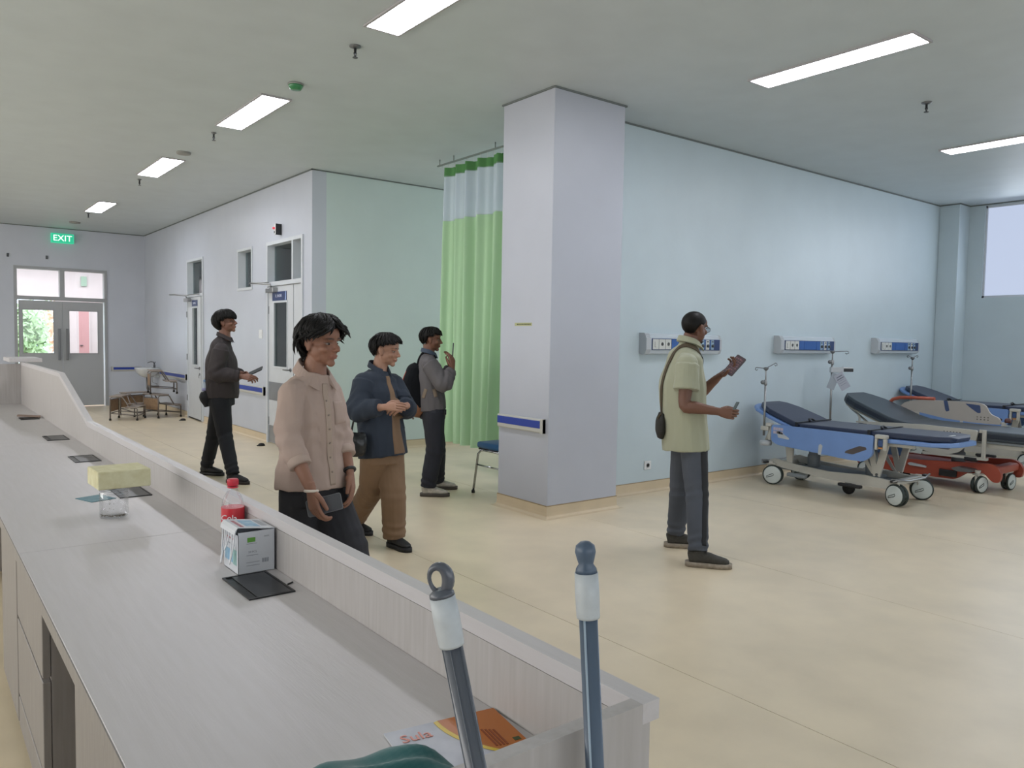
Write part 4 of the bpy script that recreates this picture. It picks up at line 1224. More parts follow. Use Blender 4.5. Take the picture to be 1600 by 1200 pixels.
def blue_stretcher(label, dz, loc, feet=(0.05, -0.15, -0.1, 0.2)):
    t = thing('patient_stretcher', label, 'stretcher', loc)
    T = Matrix.Translation(loc)
    # chassis
    pr = [(-.64, .17), (-.60, .215), (-.35, .235), (0, .215), (.35, .235), (.60, .27), (.66, .245), (.66, .20), (.3, .165), (0, .14), (-.35, .135), (-.64, .135)]
    for sx in (-1, 1): MB(T).prism(rpoly(pr, .02, 2), sx*.235, sx*.205, 'x').build('chassis_side', M_bbeige, t)
    MB(T).box(-.205, -.60, .165, .205, .60, .175).build('chassis_tray', M_trayg, t)
    tr = MB(T); tr.prism([(-.2, .176), (.2, .176), (.185, .20), (.12, .21), (-.12, .21), (-.185, .20)], -.35, .35, 'y'); tr.build('storage_tray', M_trayg, t)
    for y in (-.62, .63): MB(T).box(-.23, y-.03, .175, .23, y+.03, .225, b=.012).build('cross_member', M_bbeige, t)
    for (x, y, a) in ((-.245, .635, feet[0]), (.245, .62, feet[1]), (-.245, -.635, feet[2]), (.245, -.62, feet[3])): caster(T, x, y, a, t, zt=.235)
    # brake levers over the casters
    for y, s in ((.635, 1), (-.635, -1)):
        b = MB(T); b.tube([(-.34, y+s*.03, .225), (-.30, y+s*.06, .245), (-.15, y+s*.085, .225), (.15, y+s*.085, .225), (.30, y+s*.06, .245), (.34, y+s*.03, .225)], .009, 8)
        b.build('brake_bar', M_steel, t)
        for sx in (-1, 1): MB(T).box(sx*.30-.035, y+s*.02-.022, .215, sx*.30+.035, y+s*.02+.022, .238, b=.008).build('brake_pedal', M_black, t)
    # fifth wheel and pedal
    MB(T).lathe([(.03, -.015), (.055, -.014), (.06, -.01), (.06, .01), (.055, .014), (.03, .015)], (-.08, -.12, .0605), 'x', 20).build('centre_wheel', M_rubber, t)
    b = MB(T); b.tube([(-.08, -.12, .06), (-.08, -.20, .13), (-.08, -.28, .15)], .012, 8); b.build('wheel_arm', M_trayg, t)
    MB(T).box(-.29, -.34, .105, -.235, -.12, .135, b=.008).build('foot_pedal', M_black, t)
    MB(T).box(-.29, .22, .115, -.235, .42, .15, b=.008).build('foot_pedal', M_trayg, t)
    # lifting columns
    b = MB(T); b.lathe([(.06, .17), (.06, .32), (.05, .33), (.05, .42), (.038, .43), (.038, .52+dz)], (0, .30, 0), 'z', 18); b.build('lift_column', M_trayg, t)
    b = MB(T); b.lathe([(.06, .17), (.06, .32), (.05, .33), (.05, .42), (.038, .43), (.038, .52+dz)], (0, -.30, 0), 'z', 18); b.build('lift_column', M_trayg, t)
    for sx in (-1, 1):
        b = MB(T)
        b.prism(rpoly([(-.56, .545+dz), (-.50, .545+dz), (-.435, .27), (-.485, .23)], .01, 2), sx*.20, sx*.225, 'x')
        b.prism(rpoly([(-.40, .545+dz), (-.345, .545+dz), (-.43, .23), (-.475, .26)], .01, 2), sx*.2005, sx*.2245, 'x')
        b.build('lift_bracket', M_bbeige, t)
        b = MB(T); b.prism(rpoly([(-.44, .235), (-.40, .25), (-.28, .41), (-.32, .43)], .01, 2), sx*.19, sx*.199, 'x'); b.build('lift_link', M_bbeige, t)
        b = MB(T); b.prism(rpoly([(.40, .50+dz), (.50, .50+dz), (.46, .23), (.40, .23)], .012, 2), sx*.20, sx*.222, 'x'); b.build('lift_bracket', M_bbeige, t)
        MB(T).lathe([(.012, sx*.226), (.012, sx*.232)], (0, -.46, .255), 'x', 10).build('pivot_bolt', M_spr, t)
    # upper frame
    z = .56+dz
    b = MB(T)
    for sx in (-1, 1): b.box(sx*.24-.018, -.80, z-.03, sx*.24+.018, .60, z+.01, b=.006)
    for y in (-.62, -.1, .45): b.box(-.24, y-.02, z-.028, .24, y+.02, z+.008)
    b.build('upper_frame', M_bbeige, t)
    # blue deck: flat part + raised back part
    fl = [(-1.13, z+.055), (-1.08, z+.05), (-.95, z+.042), (-.5, z+.04), (.345, z+.04)]
    slab(fl, [.17, .235, .285, .315, .315], .04, T, M_bblue, 'deck', t)
    a = math.radians(19)
    hy, hz = .33, z+.045
    def B(s, h=0): return (hy+math.cos(a)*s-math.sin(a)*h, hz+math.sin(a)*s+math.cos(a)*h)
    slab([B(0.02), B(.35), B(.50), B(.575), B(.60)], [.315, .31, .27, .20, .12], .035, T, M_bblue, 'back_deck', t)
    # mattress
    slab([(-1.10, z+.085), (-1.07, z+.10), (-.95, z+.10), (-.4, z+.095), (0, z+.095), (.29, z+.095)], [.13, .20, .265, .295, .30, .30], .05, T, M_navy, 'mattress', t)
    slab([B(-.02, .052), B(.1, .055), B(.35, .055), B(.47, .055), B(.53, .05)], [.30, .30, .28, .22, .16], .05, T, M_navy, 'mattress_back', t)
    for y in (-.42, .31):
        b = MB(T); zz = z+.100 if y < 0 else z+.105
        b.box(-.302, y-.012, zz-.002, .302, y+.012, zz+.004)
        b.box(-.325, y-.013, zz-.10, -.320, y+.013, zz+.004); b.box(-.325, y-.012, zz, -.30, y+.012, zz+.004)
        b.tube([(-.12, y-.02, zz+.004), (-.1, y, zz+.022), (-.04, y+.01, zz+.024), (0, y, zz+.005)], .010, 6)
        b.build('strap', M_black, t)
    MB(T).box(-.12, -1.04, z+.1005, -.02, -1.02, z+.104).build('care_tag', M_white, t)
    # side rails (lowered): panel + end brackets
    for sx in (-1, 1):
        x0, x1 = sx*.335, sx*.365
        out = [(.56, .625+dz), (.56, .46+dz), (.48, .425+dz), (.10, .40+dz), (-.25, .375+dz), (-.40, .375+dz), (-.48, .44+dz), (-.485, .622+dz)]
        rl = MB(T).prism(rpoly(out, .035, 4), x0, x1, 'x').build('side_rail', M_bblue, t)
        xf = x1 if sx > 0 else x1
        e = .0015*sx
        # openings shown as recessed insets
        MB(T).prism(rpoly([(.50, .57+dz), (.46, .565+dz), (.355, .505+dz), (.36, .49+dz), (.48, .50+dz)], .012, 3), x1, x1+e, 'x').build('grip_inset', M_trunkcap, rl)
        MB(T).prism(rpoly([(-.23, .455+dz), (-.36, .515+dz), (-.42, .51+dz), (-.43, .49+dz), (-.30, .43+dz), (-.22, .435+dz)], .014, 3), x1, x1+e, 'x').build('grip_inset', mat('grip_brown', '4e4644', rough=.6), rl)
        MB(T).prism(rpoly([(.045, .385+dz), (.015, .385+dz), (.0, .475+dz), (.025, .49+dz), (.04, .475+dz)], .01, 3), x1, x1+e, 'x').build('rail_slot', M_trunkcap, rl)
        b = MB(T)
        for i in range(4):
            for j in range(2):
                b.box(x1, .535-.028*i-.024, .60+dz-.036*j-.028, x1+e, .535-.028*i, .60+dz-.036*j)
        b.build('warning_sticker', mat('sticker_pale', 'b9aeb8', rough=.5), rl)
        b = MB(T)
        for (ya, yb) in ((.57, .63), (-.495, -.60)):
            b.box(x0-sx*.03, ya, .60+dz, x1, yb, .635+dz, b=.008)
        b.build('rail_bracket', M_bbeige, t)
        b = MB(T)
        b.box(x0, -.50, .50+dz, x1, -.52, .60+dz); b.box(x0, -.575, .50+dz, x1, -.60, .60+dz)
        b.build('rail_bracket', M_bbeige, t)
        MB(T).box(x0-sx*.025, .585, .46+dz, x0, .62, .60+dz, b=.006).build('rail_post', M_bbeige, t)
        MB(T).box(x0, -.57, .53+dz, x1-sx*.004, -.525, .585+dz, b=.006).build('release_lever', mat('lever_blue', '38507c', rough=.4), t)
        MB(T).box(x0, -.57, .51+dz, x1-sx*.002, -.53, .522+dz).build('release_tab', mat('lever_amber', 'b9804a', rough=.4), t)
        MB(T).lathe([(.001, .395+dz), (.055, .40+dz), (.062, .425+dz), (.055, .45+dz), (.001, .455+dz)], (sx*.30, .66, 0), 'z', 18).build('corner_bumper', M_trunkcap, t)
        MB(T).tube([(sx*.30, .66, .45+dz), (sx*.28, .62, .56+dz)], .014, 8).build('bumper_arm', M_bbeige, t)
    b = MB(T); b.tube([(-.20, .60, z), (-.20, .66, z), (.20, .66, z), (.20, .60, z)], .013, 8); b.build('push_handle', M_bbeige, t)
    # head of the deck grip
    iv_pole(t, T, -.335, .665, .50+dz, 1.19 if dz < .05 else 1.29, 1.03 if dz < .05 else 1.14, hooks=((-1, .0), (1, .05)) if dz < .05 else ((-.6, .03), (.6, .03)))
    MB(T).box(-.36, .60, .555+dz, -.31, .69, .60+dz, b=.006).build('pole_socket', M_bbeige, t)
    return t

blue_stretcher('front blue stretcher nearest the camera, with a thin navy mattress and its back raised', 0.0, (7.20, 3.965, 0), (0.35, 0.3, -0.25, 0.55))
blue_stretcher('blue stretcher farthest back, beside the corner column, partly hidden by the beige one', 0.085, (10.62, 4.10, 0), (0.1, 0.2, 0.3, 0.2))

# beige bed with orange chassis
bl = (8.62, 3.78, 0)
t = thing('patient_stretcher', 'beige railed stretcher with a thick charcoal mattress on an orange-brown chassis', 'stretcher', bl)
T = Matrix.Translation(bl)
M_chassis = M_orange
for sx in (-1, 1):
    pr = [(-.78, .27), (-.72, .30), (-.35, .275), (.2, .235), (.60, .25), (.68, .22), (.60, .11), (.1, .095), (-.28, .095), (-.40, .10), (-.52, .19), (-.66, .20), (-.74, .12), (-.80, .12), (-.82, .2)]
    MB(T).prism(rpoly(pr, .03, 3), sx*.30, sx*.255, 'x').build('chassis_side', M_orange, t)
MB(T).box(-.255, -.70, .20, .255, .62, .23, b=.006).build('chassis_top', M_orange, t)
for y in (-.73, .6): MB(T).box(-.255, y-.05, .19, .255, y+.05, .27, b=.02).build('cross_member', M_orange, t)
for (x, y, a) in ((-.335, -.62, 1.30), (.12, -.72, 1.45), (-.30, .56, .5), (.30, .56, .4)): caster(T, x, y, a, t, r=.085, dark=False, zt=.225)
MB(T).lathe([(.03, -.015), (.05, -.014), (.055, -.01), (.055, .01), (.05, .014), (.03, .015)], (-.25, .12, .0555), 'x', 18).build('centre_wheel', M_rubber, t)
MB(T).prism(rpoly([(-.60, .235), (-.45, .245), (-.40, .225), (-.45, .20), (-.60, .205)], .02, 3), -.42, -.29, 'x').build('brake_pedal', M_steeldk, t)
MB(T).prism(rpoly([(-.12, .20), (.05, .215), (.07, .20), (.05, .185), (-.12, .18)], .02, 3), -.32, -.301, 'x').build('foot_pedal', M_trunkcap, t)
MB(T).box(-.33, -.42, .12, -.302, -.25, .19, b=.01).build('pedal_housing', M_black, t)
for y in (.3, -.3):
    MB(T).lathe([(.065, .23), (.065, .34), (.05, .35), (.05, .42), (.04, .43), (.04, .47)], (0, y, 0), 'z', 18).build('lift_column', M_trayg, t)
z = .50
b = MB(T)
for sx in (-1, 1): b.box(sx*.29-.02, -1.02, z-.045, sx*.29+.02, .62, z-.005, b=.006)
for y in (-.95, -.45, .1, .5): b.box(-.29, y-.02, z-.043, .29, y+.02, z-.007)
b.build('upper_frame', M_bbeige, t)
MB(T).box(-.33, -1.03, z-.004, .33, .36, z+.022, b=.006).build('deck', M_trayg, t)
slab([(-1.06, z+.115), (-1.03, z+.12), (-.5, z+.12), (0, z+.125), (.15, z+.14), (.28, z+.175)], [.33, .345, .345, .345, .345, .345], .095, T, M_char, 'mattress', t)
a = math.radians(21); hy, hz = .28, z+.175
def B2(s, h=0): return (hy+math.cos(a)*s-math.sin(a)*h, hz+math.sin(a)*s+math.cos(a)*h)
slab([B2(-.005), B2(.15, .003), B2(.40, .003), B2(.54), B2(.60)], [.345, .345, .33, .26, .19], .095, T, M_char, 'mattress_back', t)
slab([B2(0, -.105), B2(.45, -.105), B2(.56, -.105)], [.30, .28, .2], .02, T, M_bbeige, 'back_deck', t)
b = MB(T)
for sx in (-1, 1): b.tube([(sx*.2, B2(.5, -.13)[0], B2(.5, -.13)[1]), (sx*.2, .45, z-.01)], .012, 6)
b.build('back_strut', M_steel, t)
# dark side piping of the thick mattress
slab([(-1.062, z+.098), (-1.03, z+.100), (-.5, z+.100), (0, z+.105), (.15, z+.12), (.28, z+.155)], [.332, .3475, .3475, .3475, .3475, .3475], .058, T, M_chard, 'mattress_border', t)
slab([B2(-.005, -.02), B2(.15, -.017), B2(.40, -.017), B2(.54, -.02), B2(.602, -.02)], [.3475, .3475, .3325, .2625, .1925], .058, T, M_chard, 'mattress_border', t)
# near rail, lowered
x0, x1 = -.375, -.35
out = [(.62, .60), (.62, .585), (.35, .575), (.05, .55), (-.06, .385), (-.16, .355), (-.36, .355), (-.45, .385), (-.52, .46), (-.60, .49), (-.62, .62), (-.1, .63), (.3, .615)]
rl = MB(T).prism(rpoly(out, .03, 4), x0, x1, 'x').build('side_rail', M_bbeige, t)
MB(T).prism(rpoly([(-.20, .405), (-.36, .40), (-.42, .47), (-.40, .49), (-.34, .475)], .015, 3), x0-.0015, x0, 'x').build('grip_inset', mat('grip_brown', '4e4644'), rl)
b = MB(T)
for i in range(6):
    for j in range(2): b.box(x0-.0012, -.30-.03*i-.012, .575-.03*j, x0, -.30-.03*i, .587-.03*j)
b.build('printed_marks', mat('mark_grey', '5a5650', rough=.6), rl)
MB(T).box(x0, -.69, .35, x0+.03, -.655, .63, b=.006).build('rail_post', M_bbeige, t)
MB(T).box(x0, -.655, .60, x0+.03, -.63, .63).build('rail_bracket', M_bbeige, t)
MB(T).box(x0, -.655, .52, x0+.025, -.63, .59, b=.005).build('release_lever', M_black, t)
MB(T).box(x0, -.62, .31, x0+.05, -.50, .352, b=.01).build('rail_latch', M_black, t)
MB(T).box(x0+.005, -.70, .33, -.31, -.10, .355).build('rail_beam', M_bbeige, t)
# far rail, raised
x0, x1 = .35, .375
out = [(.52, .72), (.44, .80), (.30, .835), (-.05, .845), (-.30, .85), (-.40, .83), (-.45, .73), (-.54, .70), (-.56, .63), (-.30, .63), (.0, .65), (.30, .70)]
rl = MB(T).prism(rpoly(out, .04, 4), x0, x1, 'x').build('side_rail', M_bbeige2, t)
MB(T).prism(rpoly([(-.20, .83), (-.25, .79), (-.33, .735), (-.36, .74), (-.35, .82)], .015, 3), x0-.0015, x0, 'x').build('grip_inset', mat('see_through_blue', '38496e', rough=.5), rl)
MB(T).prism(rpoly([(.02, .845), (-.02, .845), (-.045, .74), (-.015, .725), (.0, .745)], .008, 3), x0-.0015, x0, 'x').build('rail_slot', mat('see_through_blue', '38496e'), rl)
b = MB(T)
for i in range(4):
    for j in range(2): b.box(x0-.0012, -.32-.035*i-.014, .69-.025*j, x0, -.32-.035*i, .70-.025*j)
b.build('printed_marks', mat('mark_grey', '5a5650'), rl)
ex = MB(T); ex.tube([(.362, .64, .70), (.362, .63, .77), (.362, .58, .82), (.362, .50, .845), (.362, .35, .853), (.362, .12, .855)], .020, 10)
ex.build('rail_edge', mat('rail_orange', 'a9543f', rough=.45), t)
MB(T).lathe([(.001, .0), (.03, .003), (.034, .03), (.02, .05)], (.35, -.62, .655), 'z', 12).build('rail_knob', mat('knob_dark_red', '55302c', rough=.5), t)
MB(T).box(.345, -.60, .45, .375, -.56, .66, b=.006).build('rail_post', M_bbeige, t)
MB(T).box(.345, .28, .45, .375, .32, .70, b=.006).build('rail_post', M_bbeige, t)
b = MB(T); b.tube([(.24, -1.02, z-.02), (.24, -1.12, z-.04), (-.24, -1.12, z-.04), (-.24, -1.02, z-.02)], .014, 8); b.build('push_handle', M_bbeige, t)
# head-end hardware
b = MB(T); b.box(-.36, .60, .46, .36, .64, .50, b=.006); b.tube([(-.30, .62, .50), (-.30, .62, .64), (-.26, .66, .66)], .012, 8); b.build('head_frame', M_bbeige, t)
MB(T).box(-.33, .56, .50, -.24, .62, .58, b=.01).build('crank_box', M_black, t)
iv_pole(t, T, -.42, .92-.02, .48, 1.365, 1.23, hooks=((1.6, .0),))
MB(T).tube([(-.42, .90, .50), (-.42, .64, .49), (-.34, .63, .48)], .012, 8).build('pole_arm', M_bbeige, t)
pw = Vector((bl[0]-.42, bl[1]+.90, 0))
# clamp-on unit with hanging papers
cu_ = thing('pole_clamp_unit', 'grey clamp-on holder with a black grip on the middle drip pole', 'clamp unit', (pw.x+.08, pw.y, 1.10))
TT = Matrix.Translation((pw.x, pw.y, 0)) @ Matrix.Rotation(math.radians(-38), 4, 'Z')
b = MB(TT); b.box(-.022, -.022, 1.125, .115, .022, 1.185, b=.008); b.box(.112, -.018, 1.125, .125, .018, 1.19, b=.003)
b.build('clamp_body', M_trunkcap, cu_)
MB(TT).box(.126, -.018, 1.135, .235, .018, 1.17, b=.004).build('grip', M_black, cu_)
MB(TT).box(.120, -.02, 1.172, .228, .02, 1.186, b=.004).build('top_plate', M_white, cu_)
TP = TT @ Matrix.Translation((.05, -.03, 1.115)) @ Matrix.Rotation(math.radians(-32), 4, 'Y')
pp = thing('paper_tag', 'sheets of paper hanging under the clamp on the middle drip pole', 'paper', (pw.x+.06, pw.y-.03, .93))
MB(TP).box(-.055, -.001, -.20, .055, .001, -.004).build('sheet', mat('paper_grey', 'a5a9b4', rough=.7), pp)
TP2 = TT @ Matrix.Translation((.04, -.024, 1.115)) @ Matrix.Rotation(math.radians(20), 4, 'Y')
MB(TP2).box(-.045, -.001, -.185, .045, .001, -.004).build('sheet', mat('paper_grey2', '98a0a8', rough=.7), pp)
b = MB(TP)
for i, (w_, h_) in enumerate(((.035, .012), (.040, .012), (.03, .003), (.04, .003), (.035, .003))): b.box(-w_, -.0016, -.035-.026*i-h_, w_, -.001, -.035-.026*i)
b.build('sheet_print', mat('print_grey', '6a6e7a', rough=.7), pp, kind='stuff')
# ================================================================ PEOPLE
from mathutils.bvhtree import BVHTree
RTh = Vector((math.cos(YAW), -math.sin(YAW), 0)); FWh = Vector((math.sin(YAW), math.cos(YAW), 0)); ZU = Vector((0, 0, 1))
def atz(xp, z, d):
    """point at photo column xp, forward distance d and height z"""
    lo, hi = 0, 3000
    for _ in range(40):
        m_ = (lo+hi)/2
        if at(xp, m_, d).z > z: lo = m_
        else: hi = m_
    return at(xp, lo, d)

class Blob:
    """closed overlapping volumes fused into one skin by a voxel remesh"""
    def __init__(s): s.v = []; s.f = []
    def _add(s, vs, fs):
        o = len(s.v); s.v += [tuple(v) for v in vs]; s.f += [tuple(i+o for i in f) for f in fs]
    def ball(s, c, r, M=None, seg=16):
        c = Vector(c)
        r = (r, r, r) if not isinstance(r, (tuple, list)) else r
        vs = []; fs = []; R = seg//2
        vs.append((0, 0, 1))
        for i in range(1, R):
            ph = PI*i/R
            for k in range(seg):
                t = 2*PI*k/seg; vs.append((math.sin(ph)*math.cos(t), math.sin(ph)*math.sin(t), math.cos(ph)))
        vs.append((0, 0, -1))
        out = []
        for v in vs:
            p = Vector((v[0]*r[0], v[1]*r[1], v[2]*r[2]))+c
            out.append(M @ p if M else p)
        for k in range(seg):
            k2 = (k+1) % seg
            fs.append((0, 1+k, 1+k2))
            for i in range(R-2): fs.append((1+i*seg+k, 1+(i+1)*seg+k, 1+(i+1)*seg+k2, 1+i*seg+k2))
            fs.append((1+(R-2)*seg+k, len(vs)-1, 1+(R-2)*seg+k2))
        s._add(out, fs)
    def limb(s, pts, rads, side=None, seg=18, sub=4, round_ends=False, sq=1.0):
        """elliptical tube; rads = r or (r_side, r_other); spline subdivided"""
        P, Rr = spline([Vector(p) for p in pts], [(r, r) if not isinstance(r, (tuple, list)) else r for r in rads], sub)
        n = len(P); vs = []; fs = []; prev = None
        for i in range(n):
            d = (P[min(i+1, n-1)]-P[max(i-1, 0)])
            d = d.normalized() if d.length > 1e-8 else Vector((0, 0, 1))
            a = side if side is not None else (prev if prev is not None else d.orthogonal())
            a = (a-d*a.dot(d)); a = a.normalized() if a.length > 1e-5 else d.orthogonal().normalized()
            if side is None: prev = a
            b = d.cross(a)
            for k in range(seg):
                t = 2*PI*k/seg; c_, s_ = math.cos(t), math.sin(t)
                if sq != 1.0: c_ = math.copysign(abs(c_)**sq, c_); s_ = math.copysign(abs(s_)**sq, s_)
                vs.append(P[i]+a*c_*Rr[i][0]+b*s_*Rr[i][1])
        for i in range(n-1):
            for k in range(seg):
                k2 = (k+1) % seg; fs.append((i*seg+k, i*seg+k2, (i+1)*seg+k2, (i+1)*seg+k))
        fs.append(tuple(range(seg))[::-1]); fs.append(tuple(range((n-1)*seg, n*seg)))
        s._add(vs, fs)
        if round_ends: s.ball(P[-1], max(Rr[-1])*.98); s.ball(P[0], max(Rr[0])*.98)
    def mesh(s, voxel=0.005, smooth=4):
        me = bpy.data.meshes.new('tmp'); me.from_pydata(s.v, [], s.f)
        bm = bmesh.new(); bm.from_mesh(me); bmesh.ops.recalc_face_normals(bm, faces=bm.faces); bm.to_mesh(me); bm.free()
        o = bpy.data.objects.new('tmp', me); COL.objects.link(o)
        r = o.modifiers.new('r', 'REMESH'); r.mode = 'VOXEL'; r.voxel_size = voxel
        if smooth:
            q = o.modifiers.new('s', 'SMOOTH'); q.factor = 0.5; q.iterations = smooth
        dg = bpy.context.evaluated_depsgraph_get()
        out = bpy.data.meshes.new_from_object(o.evaluated_get(dg))
        bpy.data.objects.remove(o); bpy.data.meshes.remove(me)
        return out

def spline(P, R, sub):
    if len(P) < 3 or sub <= 1:
        n = max(2, sub*2); out = []; ro = []
        for i in range(len(P)-1):
            for j in range(n):
                t = j/n; out.append(P[i].lerp(P[i+1], t)); ro.append((R[i][0]*(1-t)+R[i+1][0]*t, R[i][1]*(1-t)+R[i+1][1]*t))
        out.append(P[-1]); ro.append(R[-1]); return out, ro
    out = []; ro = []
    n = len(P)
    for i in range(n-1):
        p0 = P[i-1] if i else P[0]*2-P[1]; p1, p2 = P[i], P[i+1]; p3 = P[i+2] if i+2 < n else P[-1]*2-P[-2]
        for j in range(sub):
            t = j/sub; t2 = t*t; t3 = t2*t
            out.append(((p1*2)+(p2-p0)*t+(p0*2-p1*5+p2*4-p3)*t2+(p1*3-p0-p2*3+p3)*t3)*.5)
            u = t*t*(3-2*t)
            ro.append((R[i][0]*(1-u)+R[i+1][0]*u, R[i][1]*(1-u)+R[i+1][1]*u))
    out.append(P[-1]); ro.append(R[-1])
    return out, ro

def me_np(me):
    v = np.empty(len(me.vertices)*3); me.vertices.foreach_get('co', v); v = v.reshape(-1, 3)
    n = np.empty(len(me.vertices)*3); me.vertex_normals.foreach_get('vector', n)
    return v, n.reshape(-1, 3)

def finish(me, name, material, parent, wrinkle=0.0, wf=(11, 11, 4.5), seed=0.0, rings=(), color=None):
    v, n = me_np(me)
    if wrinkle:
        d = np.empty(len(v))
        for i, p in enumerate(v):
            q = Vector((p[0]*wf[0]+seed, p[1]*wf[1]+seed*2, p[2]*wf[2]+p[0]*3))
            a = noise.noise(q); b_ = noise.noise(q*2.3+Vector((5, 2, 1)))
            d[i] = (0.5-abs(a)*1.6)*0.75 + b_*0.35
        v = v+n*(d*wrinkle)[:, None]
    for (c, ax, ln, amp, fr) in rings:        # bunched folds round a joint
        c = np.array(c); ax = np.array(Vector(ax).normalized())
        s_ = (v-c)@ax; rad = np.linalg.norm(v-c-s_[:, None]*ax, axis=1)
        w_ = np.exp(-(s_/ln)**2)*(rad < 0.14)
        ph = np.arctan2((v-c)[:, 0], (v-c)[:, 1])
        v = v+n*(w_*amp*np.sin(s_*fr+1.5*np.sin(ph*1.0+seed)))[:, None]
    org = np.array(root_loc(parent))
    me.vertices.foreach_set('co', (v-org).ravel())
    me.update()
    me.materials.clear(); me.materials.append(material)
    me.polygons.foreach_set('use_smooth', [True]*len(me.polygons))
    if color is not None:
        at_ = me.color_attributes.new('tone', 'FLOAT_COLOR', 'POINT')
        col = color(v)
        at_.data.foreach_set('color', np.concatenate([col, np.ones((len(v), 1))], 1).ravel())
    o = bpy.data.objects.new(name, me); COL.objects.link(o); o.parent = parent
    return o

def skinmat(name, rough=0.5):
    mt = mat(name, '8a6450', rough=rough, bump=0.04, bscale=300, spec=0.4)
    nt = mt.node_tree; b = nt.nodes['Principled BSDF']
    a = nt.nodes.new('ShaderNodeAttribute'); a.attribute_name = 'tone'
    nt.links.new(a.outputs['Color'], b.inputs['Base Color'])
    b.inputs['Subsurface Weight'].default_value = 0.0
    return mt
M_skin = skinmat('skin')
M_hair = mat('black_hair', '0c0a09', rough=0.55, spec=0.22, var=0.3, vscale=60)
M_eyew = mat('eye_white', '8f857f', rough=0.3)
M_eyed = mat('eye_iris', '1a1310', rough=0.2)

def hand(bl, ex, wrist, d, n, t, k=1.0, curl=(0.5, 0.55, 0.6, 0.65), thumb=(0.9, 0.5, 0.3), spread=0.0):
    """bl: Blob for the palm, ex: MB for the separate fingers. d finger dir, n palm normal, t thumb side"""
    d = d.normalized(); n = (n-d*n.dot(d)).normalized(); t = (t-d*t.dot(d)-n*t.dot(n)).normalized()
    bl.limb([wrist-d*.03*k, wrist+d*.005*k, wrist+d*.035*k, wrist+d*.070*k, wrist+d*.088*k], [(.026*k, .019*k), (.026*k, .019*k), (.034*k, .017*k), (.038*k, .015*k), (.034*k, .011*k)], side=t, sub=3)
    bl.ball(wrist+d*.032*k+t*.022*k+n*.008*k, .017*k)
    L_ = [(.043, .026, .020), (.047, .029, .021), (.043, .027, .020), (.034, .021, .018)]
    off = [.027, .009, -.009, -.026]; bs = [.082, .086, .083, .076]
    for i in range(4):
        p = wrist+d*(bs[i]-.016)*k+t*off[i]*k
        a = 0.0; pts = [p]; dirn = (d+t*spread*(1.5-i)*.5).normalized()
        pts.append(wrist+d*bs[i]*k+t*off[i]*k*(1+.0))
        for j, l in enumerate(L_[i]):
            a += curl[i]*(1.0 if j else .75)
            v_ = dirn*math.cos(a)+n*math.sin(a)
            pts.append(pts[-1]+v_*l*k)
        pts.append(pts[-1]+(pts[-1]-pts[-2]).normalized()*.004*k)
        rr = [.0095*k, .0098*k, .0088*k, .0080*k, .0068*k, .0035*k]
        P, R_ = spline(pts, [(r, r) for r in rr], 3)
        ex.tube(P, [r[0] for r in R_], 10)
    b0 = wrist+d*.022*k+t*.020*k
    th = (d*thumb[1]+t*thumb[0]+n*thumb[2]).normalized()
    th2 = (d*(thumb[1]+.6)+t*(thumb[0]-.5)+n*(thumb[2]+.25)).normalized()
    pts = [b0, b0+th*.035*k, b0+th*.035*k+th2*.030*k, b0+th*.035*k+th2*.054*k, b0+th*.035*k+th2*.060*k]
    P, R_ = spline(pts, [(r*k, r*k) for r in (.014, .012, .0105, .0085, .004)], 3)
    ex.tube(P, [r[0] for r in R_], 10)

def head_matrix(c, a, pitch=0.0, roll=0.0):
    F = RTh*math.cos(a)+FWh*math.sin(a)
    R = F.cross(ZU)
    M = Matrix((R, F, ZU)).transposed().to_4x4()
    M = Matrix.Translation(c) @ M @ Matrix.Rotation(pitch, 4, 'X') @ Matrix.Rotation(roll, 4, 'Y')
    return M

def head(bl, M, k):
    S = M @ Matrix.Scale(k, 4)
    B = lambda c, r: bl.ball(c, r, S, 20)
    B((0, -.014, .032), (.073, .092, .080)); B((0, .028, -.020), (.059, .058, .074)); B((0, .020, -.060), (.054, .056, .042))
    B((0, .064, -.090), (.023, .019, .018)); B((0, .045, .045), (.058, .045, .045))
    bl.limb([S @ Vector(p) for p in ((0, .078, .024), (0, .090, .004), (0, .102, -.020))], [.0075*k, .0085*k, .0115*k], sub=3)
    B((0, .104, -.023), (.0120, .0115, .0105))
    for s in (-1, 1):
        B((s*.0125, .094, -.027), (.0082, .010, .0078)); B((s*.029, .075, .025), (.024, .013, .0075)); B((s*.043, .052, -.022), (.020, .026, .020))
        B((s*.0765, -.010, -.006), (.009, .017, .031)); B((s*.083, -.020, .004), (.0065, .013, .024)); B((s*.080, -.010, -.026), (.006, .010, .012))
        B((s*.040, .015, -.062), (.020, .035, .025)); B((s*.050, .012, -.034), (.020, .036, .036))
    B((0, .0845, -.0535), (.022, .0115, .0052)); B((0, .0825, -.0635), (.018, .0115, .0060)); B((0, .080, -.040), (.016, .010, .010))

